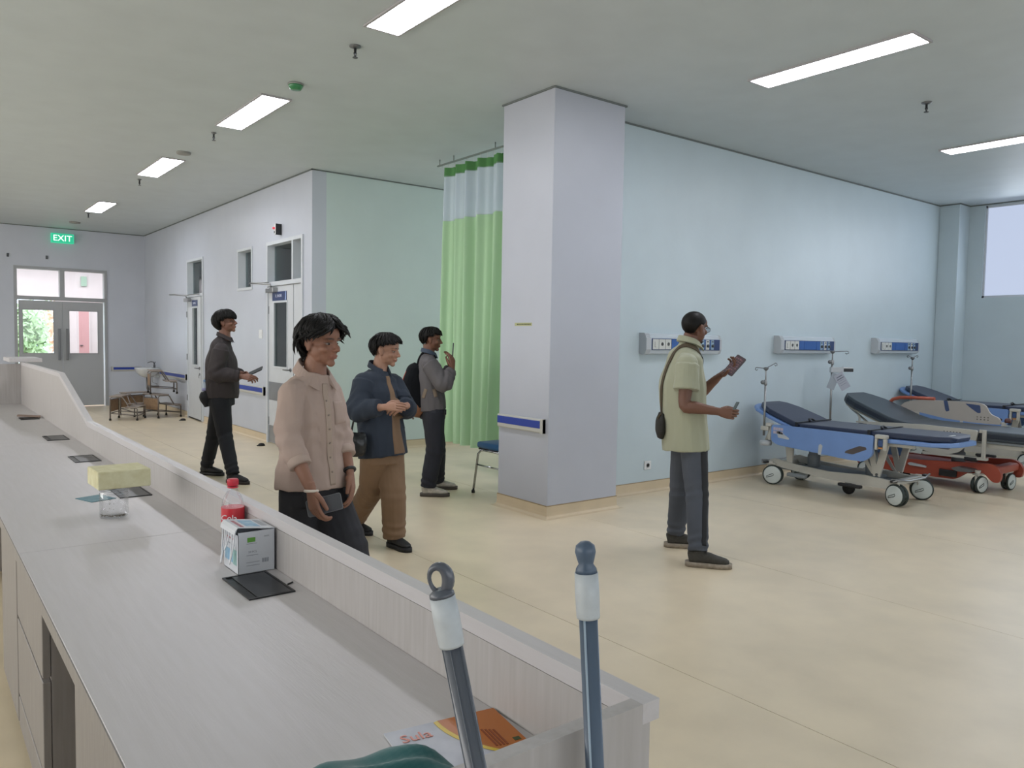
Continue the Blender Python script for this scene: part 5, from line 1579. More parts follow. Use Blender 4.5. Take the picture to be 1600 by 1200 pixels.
def skin_color(M, k, base, beard=0.0, lip=(0.24, 0.085, 0.07)):
    Mi = np.array((M @ Matrix.Scale(k, 4)).inverted())
    base = np.array(srgb(base))
    def f(v):
        q = (np.c_[v, np.ones(len(v))]@Mi.T)[:, :3]
        col = np.tile(base, (len(v), 1))
        def mixin(w_, c): 
            nonlocal col
            col = col*(1-w_[:, None])+np.array(c)*w_[:, None]
        x, y, z = q.T
        fr = (y > .05)
        w_ = fr*np.exp(-(((x)/.022)**2+((z+.058)/.0085)**2)**1.5)*.75
        mixin(w_, lip)
        w_ = fr*np.exp(-((x/.05)**2+((z+.03)/.03)**2))*.18
        mixin(w_, base*np.array([1.25, .95, .9]))
        for s in (-1, 1):                                   # brows, lids
            w_ = fr*np.exp(-(((x-s*.029)/.019)**4+((z-.025-.004*np.cos((x-s*.03)*60))/.0042)**4)); mixin(w_*.9, (.012, .009, .008))
            w_ = fr*np.exp(-(((x-s*.030)/.016)**4+((z-.0085)/.0022)**4)); mixin(w_*.8, (.02, .014, .012))
            w_ = fr*np.exp(-(((x-s*.010)/.005)**2+((z+.034)/.0035)**2)); mixin(w_*.6, base*.35)
        if beard:
            w_ = (y > -.02)*((z < -.060)*np.clip((-.060-z)/.02, 0, 1))*(z > -.125)*(y > .045)*beard
            mixin(np.clip(w_, 0, 1), (.014, .010, .009))
            w_ = fr*np.exp(-((x/.024)**4+((z+.0435)/.0045)**4)); mixin(w_*beard*.8, (.014, .010, .009))
        return np.clip(col, 0, 1)
    return f

def sockets(me, M, k):
    Mw = M @ Matrix.Scale(k, 4); Mi = np.array(Mw.inverted()); fw = np.array(Mw.to_3x3() @ Vector((0, 1, 0)))
    v, n = me_np(me)
    q = (np.c_[v, np.ones(len(v))]@Mi.T)[:, :3]
    for s in (-1, 1):
        w_ = np.exp(-(((q[:, 0]-s*.031)/.017)**2+((q[:, 2]-.004)/.011)**2))*(q[:, 1] > .03)
        v = v-fw*(w_*.0085)[:, None]
    w_ = np.exp(-((q[:, 0]/.028)**2+((q[:, 2]+.0585)/.0028)**2))*(q[:, 1] > .06); v = v-fw*(w_*.0035)[:, None]
    me.vertices.foreach_set('co', v.ravel()); me.update()

def eyes(M, k, t):
    S = M @ Matrix.Scale(k, 4)
    for s in (-1, 1):
        e = MB(S).ball((s*.030, .0655, .0035), (.0120, .0095, .0046), 16).build('eye', M_eyew, t)
        MB(S).ball((s*.030, .0728, .0035), (.0060, .0034, .0050), 12).build('iris', M_eyed, e)

def hair(M, k, t, style, n_lock=160, seed=1, th=0.012, front=0.052, side=0.004, back=-0.055, vol=(1, 1, 1), lock_len=0.03, lock_r=0.0065, curl=0.5, fringe=0.0, tuft=0.0, label=None):
    rnd = random.Random(seed)
    S = M @ Matrix.Scale(k, 4)
    C = Vector((0, -.014, .032)); E = (.075*vol[0], .094*vol[1], .082*vol[2])
    def hairline(az):      # az 0 = front, PI = back ; returns lowest z of the hair
        c = math.cos(az)
        if c > .55: z = front + (side+.030-front)*((1-c)/.45)**1.2 if c < 1 else front
        elif c > 0.05: z = side + .030*(c-.05)/.5
        elif c > -.25: z = side + .004
        else: z = side+(back-side)*min(1, (-.25-c)/.35)
        return z
    hl0 = hairline
    def hairline(az): return hl0(az)+((.014 if style == 'wavy' else .009)*noise.noise(Vector((math.sin(az)*4.5, math.cos(az)*4.5, seed*1.3))) if n_lock else 0)
    def surf(az, ph, off):
        dx, dy, dz = math.sin(ph)*math.sin(az), math.sin(ph)*math.cos(az), math.cos(ph)
        r = 1/math.sqrt((dx/E[0])**2+(dy/E[1])**2+(dz/E[2])**2)
        return C+Vector((dx, dy, dz))*(r+off)
    def phmax(az):
        z = hairline(az)-C.z
        r = .09
        return math.acos(max(-.98, min(.98, z/r)))
    na, npz = 56, 16
    vs = []; fs = []
    for j in range(npz+1):
        for i in range(na):
            az = 2*PI*i/na; pm = phmax(az); tt = j/npz; ph = pm*tt
            edge = min(1, (1-tt)*3.5)
            off = .003+th*edge**.6+ (0.5*th*noise.noise(Vector((math.sin(az)*3+seed, math.cos(az)*3, ph*3)))*edge if th > .006 else .0006*rnd.uniform(-1, 1))
            vs.append(surf(az, ph+.0001, off))
    for j in range(npz):
        for i in range(na):
            i2 = (i+1) % na; fs.append((j*na+i, j*na+i2, (j+1)*na+i2, (j+1)*na+i))
    b0 = len(vs)
    for i in range(na):
        az = 2*PI*i/na; vs.append(surf(az, phmax(az)*.97, -.012))
    for i in range(na):
        i2 = (i+1) % na; fs.append((npz*na+i, npz*na+i2, b0+i2, b0+i))
    fs.append(tuple(b0+i for i in range(na)))
    b = MB(S); b.add(vs, fs, smooth=True)
    for q in range(n_lock):
        az = rnd.uniform(-PI, PI)
        if fringe and rnd.random() < .45: az = rnd.gauss(0, .75)
        pm = phmax(az)
        p0 = pm*rnd.uniform(.10, .80); front_w = max(0, math.cos(az))
        ext = lock_len*rnd.uniform(.4, 1.25)*(.35 if -.35 < math.cos(az) < .55 else 1)*(1+fringe*front_w)
        p1 = pm+ext/.09
        swirl = rnd.uniform(-.25, .25)+(.35*rnd.random() if style == 'wavy' else 0)
        if style == 'wavy' and front_w > .45: swirl = math.copysign(rnd.uniform(.35, 1.0), az-.05); ext *= rnd.uniform(.5, 1.5); p1 = pm+ext/.09
        lift = rnd.uniform(.2, 1.0)*curl
        n_ = 8; pts = []
        for j in range(n_):
            u = j/(n_-1); ph = p0+(p1-p0)*u
            off = .004+th*(.75+.35*math.sin(PI*min(1, u*1.1)))
            over = max(0, (ph-pm)*.09)
            off += tuft*max(0, math.cos(ph-.5))*u*u*(.3+.7*((q*7919)%13)/13)+lift*over*(1.2 if style == 'wavy' else .5) + (.0035*math.sin(u*9+q) if style != 'bowl' else 0)
            pts.append(surf(az+swirl*u*u, min(ph, 2.7), off))
        rr = lock_r*rnd.uniform(.7, 1.25)
        b.tube(pts, [rr*(.55+.6*math.sin(PI*(.12+.7*j/(n_-1))))*(1 if j < n_-1 else .12) for j in range(n_)], 6)
    if style == 'wavy':
        for q in range(110):
            az = rnd.choice((-1, 1))*rnd.uniform(1.2, PI); pm = phmax(az)
            p0 = pm*rnd.uniform(.35, .8); p1 = pm+rnd.uniform(.05, .34)*(1 if abs(az) > 1.9 else .45); n_ = 9; pts = []
            sw = rnd.uniform(-.3, .3); kk = rnd.uniform(.3, 1.0)
            for j in range(n_):
                u = j/(n_-1); pts.append(surf(az+sw*u*u+.05*math.sin(9*u+q), min(p0+(p1-p0)*u, 2.6), .006+th+(.034 if abs(az) < 2.5 else .018)*kk*u**2.5+.004*math.sin(7*u+q)))
            b.tube(pts, [.0046*(.6+.5*math.sin(PI*(.1+.75*j/8)))*(1 if j < 8 else .1) for j in range(9)], 5)
    o = b.build('hair', M_hair, t)
    return o

def collar(t, c, F, r0, r1, h, m, tilt=0.25, gap=0.35, drop=0.034, name='collar'):
    """folded shirt collar round a neck centre"""
    R = F.cross(ZU); n = 30; vs = []; fs = []
    up = (ZU-F*tilt*-.0+F*-.0).normalized()
    for i in range(n+1):
        a = gap+(2*PI-2*gap)*i/n
        dr = F*math.cos(a)+R*math.sin(a)
        fr = max(0, math.cos(a))
        zz = -tilt*r0*math.cos(a)*1.1
        inn = c+dr*r0*.96+ZU*(zz-.012); top = c+dr*r0+ZU*(zz+h*(1-.45*fr)); 
        bot = c+dr*(r1+.012*fr)+ZU*(zz+h*(1-.45*fr)-drop*(1+.55*fr**3)); 
        top2 = c+dr*(r0+.005)+ZU*(zz+h*(1-.45*fr)+.001); botin = bot-dr*.003-ZU*.0005
        vs += [inn, top, top2, bot, botin, c+dr*(r0+.001)+ZU*(zz-.010)]
    for i in range(n):
        for j in range(6):
            j2 = (j+1) % 6; fs.append((i*6+j, i*6+j2, (i+1)*6+j2, (i+1)*6+j))
    fs.append(tuple(range(6))); fs.append(tuple(n*6+j for j in range(6))[::-1])
    b = MB(); b.add(vs, fs, smooth=False)
    return b.build(name, m, t)

def bvh_of(*objs):
    vs = []; fs = []
    for o in objs:
        me = o.data; off = Vector(root_loc(o)) ; k = len(vs)
        vs += [v.co+off for v in me.vertices]; fs += [tuple(i+k for i in p.vertices) for p in me.polygons]
    return BVHTree.FromPolygons(vs, fs)

def strip(bvh, pts, name, m, parent, w=0.02, off=0.002, th=0.002, n=24, wdir=None, reach=.5):
    """ribbon laid on a surface: pts [(point, outward dir)], nearest outside hit"""
    L_, W_ = [], []
    for i in range(n+1):
        u = i/n*(len(pts)-1); a = min(int(u), len(pts)-2); f = u-a
        p = pts[a][0].lerp(pts[a+1][0], f); d = pts[a][1].lerp(pts[a+1][1], f).normalized()
        wd = (w[a]*(1-f)+w[a+1]*f) if isinstance(w, (list, tuple)) else w
        L_.append((p, d)); W_.append(wd)
    vs = []; fs = []
    for i, (p, d) in enumerate(L_):
        tg = (L_[min(i+1, n)][0]-L_[max(i-1, 0)][0]).normalized()
        s_ = tg.cross(d).normalized() if wdir is None else wdir.normalized()
        row = []
        for q in (-1, -.5, 0, .5, 1):
            o_ = p+d*reach+s_*W_[i]*.5*q
            h = bvh.ray_cast(o_, -d, 1.0)
            row.append(h[0] if h[0] is not None else None)
        fb = [x for x in row if x is not None]
        for j in range(5):
            if row[j] is None: row[j] = (fb[0] if fb else p)+s_*W_[i]*.5*(-1+j*.5)*.3
            row[j] = row[j]+d*off
        vs += row+[x+d*th for x in row]
    for i in range(n):
        for j in range(4):
            a = i*10+j; b_ = (i+1)*10+j
            fs.append((a, a+1, b_+1, b_)); fs.append((a+5, b_+5, b_+6, a+6))
        fs.append((i*10, (i+1)*10, (i+1)*10+5, i*10+5)); fs.append((i*10+4, i*10+9, (i+1)*10+9, (i+1)*10+4))
    fs.append((0, 5, 6, 7, 8, 9, 4, 3, 2, 1)); e = n*10; fs.append((e, e+1, e+2, e+3, e+4, e+9, e+8, e+7, e+6, e+5))
    b = MB(); b.add(vs, fs, smooth=True)
    return b.build(name, m, parent)

def shoe(t, ankle, toe_dir, m, msole, k=1.0, kind='sneaker', pitch=0.0, lace=None, foot_z=0.0):
    """ankle: world point of the ankle joint; sole on foot_z"""
    f = Vector((toe_dir.x, toe_dir.y, 0)).normalized(); r = f.cross(ZU)
    M = Matrix((r, f, ZU)).transposed().to_4x4()
    M.translation = Vector((ankle.x, ankle.y, foot_z))
    M = M @ Matrix.Rotation(pitch, 4, 'X') @ Matrix.Scale(k, 4)
    st = .030 if kind != 'flat' else .034
    out = [(-.030, -.065), (0, -.078), (.030, -.065), (.037, -.02), (.036, .05), (.046, .11), (.043, .15), (.025, .188), (0, .198), (-.022, .19), (-.038, .16), (-.042, .11), (-.034, .05), (-.036, -.02)]
    sb = MB(M); sb.prism(rpoly(out, .03, 3), .001, st, 'z', smooth=True)
    bl = Blob()
    bl.limb([M @ Vector(p) for p in ((0, -.055, st+.018), (0, -.02, st+.025), (0, .05, st+.024), (0, .11, st+.014), (0, .155, st+.008), (0, .178, st+.004))],
            [(.031*k, .030*k), (.034*k, .038*k), (.036*k, .035*k), (.042*k, .026*k), (.036*k, .020*k), (.020*k, .012*k)], side=r, sub=3, sq=.85)
    bl.limb([M @ Vector(p) for p in ((0, .0, st+.01), (0, -.012, st+.045), (0, -.018, st+.068))], [(.038*k, .052*k), (.036*k, .048*k), (.036*k, .046*k)], side=r, sub=2)
    up = finish(bl.mesh(0.005, 3), 'shoe', m, t)
    sb.build('sole', msole, up)
    if lace:
        for i in range(4):
            y = .045+.022*i; z = st+.056-.010*i
            MB(M).tube([(-.022, y, z-.006), (0, y+.004, z+.004), (.022, y, z-.006)], .0032, 5).build('lace', lace, up)
    return up

def phone(loc, up, nrm, label, screen='2b2f36', lit=False, m='phone_body'):
    """up = long axis, nrm = screen normal"""
    up = up.normalized(); nrm = (nrm-up*nrm.dot(up)).normalized(); sx = up.cross(nrm)
    M = Matrix((sx, up, nrm)).transposed().to_4x4(); M.translation = loc
    t = thing('phone', label, 'phone', tuple(loc), group='phones held by the men')
    MB(M).prism(rpoly([(-.037, -.077), (.037, -.077), (.037, .077), (-.037, .077)], .010, 4), -.0045, .0035, 'z').build('body', mat(m, '1c1d21' if m == 'phone_body' else '6d6e74', rough=.3), t)
    MB(M).prism(rpoly([(-.0345, -.0745), (.0345, -.0745), (.0345, .0745), (-.0345, .0745)], .008, 4), .0036, .0042, 'z').build('screen', mat('screen_'+screen, screen, rough=.15, emit=screen if lit else None, estr=.8), t)
    cb = MB(M)
    cb.box(-.032, .045, -.0065, -.008, .070, -.0045, b=.001)
    cb.build('camera_bump', M_black, t)
    if lit:
        b = MB(M)
        rr = random.Random(3)
        for i in range(7):
            for j in range(4):
                b.box(-.030+.015*j, -.060+.018*i, .0043, -.030+.015*j+.012*rr.uniform(.5, 1), -.060+.018*i+.012*rr.uniform(.4, 1), .0045)
        b.build('screen_image', mat('screen_pink', '7d5055', rough=.3, color2='2c3136', vscale=60, emit='7a4a50', estr=.25), t, kind='stuff')
    return t

class P: pass
def person(label, name_loc, a, J, k, skin, hairkw, head_c, head_a, head_k, hp=0.0, hr=0.0, beard=0.0, voxel=0.005, bare=('forearm',), hands=()):
    """J: dict of world joints"""
    p = P(); p.a = a
    p.F = RTh*math.cos(a)+FWh*math.sin(a); p.R = p.F.cross(ZU)
    p.t = thing('person', label, 'person', (name_loc.x, name_loc.y, 0), group=None)
    p.J = J; p.M = head_matrix(head_c, head_a, hp, hr); p.hk = head_k
    bl = Blob(); ex = MB()
    R = p.R
    # trunk (under the clothes)
    bl.limb([J['pelvis']-ZU*.04, J['waist'], J['chest'], J['top'], J['neck']-ZU*.01], [(.125*k, .09*k), (.125*k, .085*k), (.145*k, .095*k), (.12*k, .07*k), (.058*k, .055*k)], side=R)
    hb = p.M @ Vector((0, -.022*head_k, -.045*head_k))
    bl.limb([J['neck']-ZU*.03*k, J['neck'].lerp(hb, .5), hb], [(.062*k, .060*k), (.053*k, .055*k), (.050*k, .054*k)], side=R)
    head(bl, p.M, head_k)
    for s, q in (('r', 1), ('l', -1)):
        sh, el, wr = J['sh'+s], J['el'+s], J['wr'+s]
        bl.limb([J['top']-ZU*.02*k, sh, sh.lerp(el, .5), el, el.lerp(wr, .3), el.lerp(wr, .75), wr], [.05*k, .050*k, .045*k, .038*k, .041*k, .030*k, (.026*k, .020*k)], sub=4)
        hi, kn, an = J['hi'+s], J['kn'+s], J['an'+s]
        bl.limb([hi+ZU*.02, hi.lerp(kn, .5), kn, kn.lerp(an, .35), an], [.075*k, .068*k, .048*k, .050*k, .034*k], sub=3)
    for h in hands: hand(bl, ex, **h)
    me = bl.mesh(voxel, 3)
    sockets(me, p.M, head_k)
    if ex.v:
        bm = bmesh.new(); bm.from_mesh(me)
        base = [bm.verts.new(v) for v in ex.v]
        for f in ex.f:
            try: bm.faces.new([base[i] for i in f])
            except ValueError: pass
        bm.normal_update(); bm.to_mesh(me); bm.free()
    p.body = finish(me, 'body', M_skin, p.t, color=skin_color(p.M, head_k, skin, beard))
    eyes(p.M, head_k, p.t)
    hair(p.M, head_k, p.t, **hairkw)
    return p

def shirt(p, name, m, rings, arm_r, cuffs=(1.0, 1.0), k=1.0, wr=0.004, seed=0.0, neck_r=0.07, shoulder=.068, neckdrop=.0, vox=0.0055, label=None):
    """rings: [(joint point, (side, depth))...] hem upwards; arm_r = (shoulder, elbow, cuff) radii; cuffs = fraction along elbow->wrist (or <0 on the upper arm)"""
    J = p.J; bl = Blob()
    bl.limb([r[0] for r in rings]+[J['neck']-ZU*(.0+neckdrop)], [r[1] for r in rings]+[(neck_r, neck_r*.95)], side=p.R, sub=5, sq=.92)
    rg = []
    for s, cf in zip(('r', 'l'), cuffs):
        sh, el, wr_ = J['sh'+s], J['el'+s], J['wr'+s]
        bl.ball(sh, shoulder*k)
        bl.limb([J['top'].lerp(sh, .4), sh], [shoulder*k*.95, shoulder*k], sub=1)
        if cf < 0:
            e = sh.lerp(el, -cf)
            bl.limb([sh, sh.lerp(e, .5), e], [arm_r[0]*k, arm_r[0]*k*1.02, arm_r[1]*k], sub=3)
        else:
            c = el.lerp(wr_, cf)
            bl.limb([sh, sh.lerp(el, .5), el, el.lerp(c, .5), c], [arm_r[0]*k, arm_r[0]*k*.97, arm_r[1]*k, (arm_r[1]*.5+arm_r[2]*.5)*k, arm_r[2]*k], sub=4)
            rg.append((el, wr_-sh, .09, .0035, 95))
            if cf > .8: rg.append((c-(c-el).normalized()*.03, c-el, .045, .003, 160))
    return finish(bl.mesh(vox, 4), name, m, p.t, wrinkle=wr, wf=(10, 10, 3.4), seed=seed, rings=rg)

def trousers(p, m, waist, rw, radii, k=1.0, wr=0.0035, seed=0.0, name='trousers', vox=0.0055, ank=0.0):
    J = p.J; bl = Blob()
    bl.limb([J['pelvis']-ZU*.05*k, J['pelvis']+ZU*.03, waist], [(rw[0], rw[1]), (rw[0], rw[1]), (rw[0]*.95, rw[1]*.95)], side=p.R, sub=3)
    rg = []
    for s in 'rl':
        hi, kn, an = J['hi'+s], J['kn'+s], J['an'+s]
        dn = (an-kn).normalized()
        bl.ball(hi+ZU*.01, radii[0]*1.0)
        bl.limb([hi+ZU*.03, hi.lerp(kn, .5), kn, kn.lerp(an, .5), an+dn*ank], [radii[0], (radii[0]+radii[1])/2, radii[1], (radii[1]+radii[2])/2, radii[2]], sub=4)
        rg += [(kn, an-hi, .06, .003, 90), (an-dn*.04, dn, .06, .0042, 110)]
    return finish(bl.mesh(vox, 4), name, m, p.t, wrinkle=wr, seed=seed, rings=rg)

def FD(a): return RTh*math.cos(a)+FWh*math.sin(a)
rad = math.radians

# ---------------------------------------------------------------- E: man in the pale green shirt
D = 5.20
a = rad(17)
J = dict(pelvis=at(1077, 690, D), waist=at(1069, 655, D), chest=at(1066, 605, D), top=at(1070, 560, D), neck=at(1077, 539, D),
         shr=at(1074, 570, D-.16), elr=at(1070, 634, D-.20), wrr=at(1122, 643, D-.27),
         shl=at(1061, 571, D+.16), ell=at(1086, 622, D+.20), wrl=at(1125, 587, D+.10),
         hir=at(1083, 692, D-.07), hil=at(1070, 692, D+.08), knr=at(1089, 772, D-.14), knl=at(1063, 768, D+.14))
J['anr'] = atz(1091, .095, D-.24); J['anl'] = atz(1056, .10, D+.22)
F = FD(a); R = F.cross(ZU)
dr = (J['wrr']-J['elr']).normalized(); dl = (J['wrl']-J['ell']).normalized()
hands = [dict(wrist=J['wrr'], d=dr, n=-R, t=ZU, k=1.0, curl=(.95, 1.1, 1.2, 1.25), thumb=(.5, .95, .6)),
         dict(wrist=J['wrl'], d=(dl+ZU*.1+RTh*.35).normalized(), n=(-FWh*.35+ZU*.9-RTh*.2), t=(-FWh+ZU*.1), k=1.0, curl=(.55, .55, .6, .65), thumb=(1.0, .4, .3), spread=.2)]
pe = person('man with glasses in a pale green short-sleeved shirt and grey trousers, looking at his phone', at(1077, 690, D), a, J, 1.0, '6a4a3c',
            dict(style='buzz', n_lock=0, th=.0035, front=.066, side=.014, back=-.045), at(1086, 513, D), rad(33), .93, hp=rad(-6), beard=.85, hands=hands)
M_polo = mat('polo_pale_green', '9b9d87', rough=.85, bump=.06, bscale=700, sheen=.15)
sE = shirt(pe, 'shirt', M_polo, [(at(1071, 703, D), (.188, .138)), (J['waist'], (.178, .135)), (J['chest'], (.188, .138)), (J['top']-ZU*.01, (.160, .098))], (.078, .086, .07), cuffs=(-.62, -.60), wr=.008, seed=3)
collar(pe.t, J['neck']+ZU*.012, F, .068, .086, .030, M_polo, tilt=.30)
M_tro = mat('trousers_slate', '474c56', rough=.8, var=.1, vscale=5, bump=.06, bscale=500)
tE = trousers(pe, M_tro, at(1073, 672, D), (.155, .115), (.092, .074, .062), seed=5, ank=.0)
bv = bvh_of(tE)
od = (-FWh+RTh*.35).normalized()
strip(bv, [(J['hir']+RTh*.03, od), (J['knr']+RTh*.022, od), (J['anr']+RTh*.01+ZU*.05, od)], 'side_stripe', mat('trouser_stripe_black', '1d1f23', rough=.8), pe.t, w=(.07, .055, .035), off=-.001, th=.003, n=40)
M_shE = mat('trainer_olive_grey', '3d3b36', rough=.8, var=.15, vscale=60)
M_soleE = mat('trainer_sole_taupe', 'a39888', rough=.7, color2='857a6c', vscale=40)
shoe(pe.t, J['anr'], (RTh-FWh*.22), M_shE, M_soleE, 1.08, lace=mat('lace_dark', '6b675e', rough=.8))
shoe(pe.t, J['anl'], (RTh-FWh*.15), M_shE, M_soleE, 1.08, lace=mat('lace_dark', '6b675e'))
# glasses
S = pe.M @ Matrix.Scale(.93, 4)
g = MB(S)
for s in (-1, 1):
    ring = [(s*.033+.024*math.cos(q*PI/10), .098-.10*(abs(s*.033+.024*math.cos(q*PI/10))**1.6), .000+.018*math.sin(q*PI/10)) for q in range(20)]
    g.tube(ring, .0016, 6, closed=True)
    g.tube([(s*.057, .090, .006), (s*.074, .07, .008), (s*.080, .0, .006), (s*.081, -.02, -.004)], .0018, 6)
g.tube([(-.010, .1, .004), (0, .103, .007), (.010, .1, .004)], .0015, 6)
gf = g.build('glasses', M_black, pe.t)
for s in (-1, 1):
    MB(S).lathe([(.022, -.0006), (.022, .0006)], (s*.033, .094, 0), 'y', 20).build('lens', glassmat('lens_glass', (.9, .93, .95), .5), gf)
# phone + small object in the other hand
phone(at(1148, 571, D+.03), (RTh*.62+ZU*.70+FWh*.1), (-RTh*.55+ZU*.35-FWh*.75), 'black phone with a lit photo on its screen, held up by the man with glasses', '3a3236', lit=True)
q0 = at(1150, 634, D-.36)
o = MB(Matrix.Translation(q0) @ Matrix.Rotation(rad(40), 4, 'Y')).box(-.004, -.012, -.03, .004, .012, .03, b=.003).build('card_holder', mat('grey_holder', '4a5557', rough=.5))
tag(o, 'small grey object pinched in the nearer hand of the man with glasses', 'small object')
# sling bag behind him with its strap
M_olive = mat('strap_olive', '4b4130', rough=.8)
M_bagbk = mat('bag_dark_olive', '1f1f1b', rough=.75, bump=.1, bscale=200)
bg = thing('sling_bag', 'small dark sling bag on an olive strap behind the man with glasses', 'bag', tuple(at(1031, 661, D+.02)))
bb = Blob(); q1 = at(1034, 645, D+.02); q2 = at(1032, 684, D+.04)
bb.limb([q1, q1.lerp(q2, .35)-RTh*.006, q2.lerp(q1, .3)-RTh*.004, q2], [(.05, .018), (.085, .028), (.085, .03), (.055, .02)], side=FWh, sub=4)
finish(bb.mesh(.005, 3), 'pouch', M_bagbk, bg, wrinkle=.002)
MB().tube([q1+RTh*.0-FWh*.03, q1-RTh*.018-FWh*.04-ZU*.01, q1-RTh*.03-FWh*.03-ZU*.03, q1-RTh*.02-FWh*.03-ZU*.05], .006, 6).build('loop', M_olive, bg)
bv = bvh_of(sE)
bk = -F
strip(bv, [(q1+ZU*.0, (bk-FWh*.3).normalized()), (at(1038, 610, D), (bk-FWh*.4).normalized()), (at(1047, 570, D), (bk-FWh*.5+ZU*.3).normalized()), (at(1062, 550, D-.03), (bk*.3-FWh*.4+ZU).normalized()), (at(1079, 553, D-.05), (-FWh*.6+ZU*.9+F*.1).normalized()), (at(1093, 570, D-.03), (F-FWh*.5+ZU*.2).normalized())], 'strap', M_olive, bg, w=.032, off=.004, th=.003, n=44)

# ---------------------------------------------------------------- B: man in the beige shirt
D = 3.60; k = .93
a = rad(-36)
J = dict(pelvis=at(489, 768, D), waist=at(488, 705, D), chest=at(487, 645, D), top=at(487, 607, D), neck=at(491, 583, D),
         shr=at(456, 614, D-.12), elr=at(450, 684, D-.17), wrr=at(486, 765, D-.25),
         shl=at(514, 611, D+.12), ell=at(530, 677, D+.10), wrl=at(547, 738, D+.0),
         hir=at(471, 772, D-.05), hil=at(509, 770, D+.06), knr=at(468, 862, D+.02), knl=at(540, 850, D-.04))
J['anr'] = atz(458, .09, D+.16); J['anl'] = atz(572, .09, D-.10)
F = FD(a); R = F.cross(ZU)
dr = (J['wrr']-J['elr']).normalized(); dl = (J['wrl']-J['ell']).normalized()
hands = [dict(wrist=J['wrr'], d=(dr*.6-ZU*.75).normalized(), n=(RTh*.6+FWh*.75), t=(RTh*.55-FWh*.45-ZU*.1), k=.98, curl=(.55, .6, .62, .6), thumb=(.6, .9, .4)),
         dict(wrist=J['wrl'], d=(dl*.7-ZU*.5).normalized(), n=-RTh, t=(-FWh), k=.95, curl=(.4, .4, .45, .5), thumb=(.5, .9, .2))]
pb_ = person('young man with wavy black hair in a beige long-sleeved shirt, walking beside the counter', at(489, 768, D), a, J, k, '8d6654',
             dict(style='wavy', n_lock=360, th=.022, front=.070, side=.020, back=-.075, vol=(1.04, 1.02, 1.05), lock_len=.021, lock_r=.0055, curl=1.15, fringe=.25, tuft=.016, seed=11), at(502, 536, D), rad(-27), .965, hp=rad(-5), hr=rad(2), voxel=.0042, hands=hands)
M_beige = mat('shirt_beige', 'aa968c', rough=.88, bump=.08, bscale=600, var=.03, vscale=10)
sB = shirt(pb_, 'shirt', M_beige, [(at(489, 760, D), (.185, .140)), (at(489, 735, D), (.178, .132)), (J['waist'], (.162, .118)), (J['chest'], (.164, .115)), (J['top'], (.140, .082))], (.060, .057, .048), cuffs=(.52, .50), k=1.0, wr=.011, seed=1.3, vox=.005, shoulder=.058)
collar(pb_.t, J['neck']+ZU*.006, F, .067, .098, .026, M_beige, tilt=.55, gap=.46, drop=.044)
tB = trousers(pb_, mat('trousers_black', '27272c', rough=.85, var=.15, vscale=6, bump=.05, bscale=500), at(489, 752, D), (.158, .118), (.100, .095, .085), k=k, seed=8, wr=.005)
bv = bvh_of(sB)
fo = F
strip(bv, [(J['neck']-ZU*.045+fo*.04, fo), (J['chest']+fo*.05, fo), (J['waist']+fo*.05, fo), (at(489, 752, D)+fo*.05, fo)], 'placket', mat('shirt_beige_placket', 'a89689', rough=.88), pb_.t, w=.030, off=.0005, th=.0022, n=40, wdir=R)
for i in range(6):
    c_ = J['chest'].lerp(J['waist'], -.35+.36*i); h = bv.ray_cast(c_+fo*.5, -fo, 1)
    if h[0]:
        M_ = Matrix.Translation(h[0]+fo*.004) @ fo.to_track_quat('Z', 'Y').to_matrix().to_4x4()
        MB(M_).lathe([(.0045, -.001), (.005, .001), (.003, .0022)], (0, 0, 0), 'z', 12).build('button', mat('shirt_button', '8b7c72', rough=.4), pb_.t)
pk = J['chest']-R*.085+ZU*.012
strip(bv, [(pk+ZU*.045+fo*.04, fo), (pk-ZU*.06+fo*.04, fo)], 'pocket', M_beige, pb_.t, w=.095, off=.001, th=.002, n=10, wdir=R)
# rolled cuffs
for s in ('r', 'l'):
    el, wr_ = J['el'+s], J['wr'+s]; c_ = el.lerp(wr_, .50); dd_ = (wr_-el).normalized()
    MB().tube([c_-dd_*.022, c_-dd_*.012, c_+dd_*.012, c_+dd_*.016], [.0485, .051, .0505, .046], 20).build('cuff', mat('shirt_beige_cuff', 'ad9a8f', rough=.88), pb_.t)
M_shB = mat('shoe_black', '17171a', rough=.6)
shoe(pb_.t, J['anr'], F, M_shB, M_shB, .95); shoe(pb_.t, J['anl'], F, M_shB, M_shB, .95)
# bracelet and watch
wq = J['wrr']; dw = hands[0]['d']
o_ = dw.orthogonal().normalized(); o2 = dw.cross(o_)
MB().tube([wq+dw*.006+o_*.029*math.cos(q*PI/12)+o2*.026*math.sin(q*PI/12)+ZU*.006*math.sin(q*PI/12) for q in range(24)], .0066, 8, closed=True).build('bracelet', mat('bracelet_ivory', 'd6cabd', rough=.5), pb_.t, label='ivory bracelet')
wq = J['wrl']; dw = dl; o_ = dw.orthogonal().normalized(); o2 = dw.cross(o_)
MB().tube([wq-dw*.012+o_*.027*math.cos(q*PI/12)+o2*.024*math.sin(q*PI/12) for q in range(24)], .008, 8, closed=True).build('watch', M_black, pb_.t, label='black wrist watch')
phone(at(507, 789, D-.222), (RTh*.95+ZU*.25+FWh*.1), (-FWh*.9+ZU*.35+RTh*.1), 'grey phone carried low in the right hand of the man in the beige shirt', '55565c', m='phone_grey')

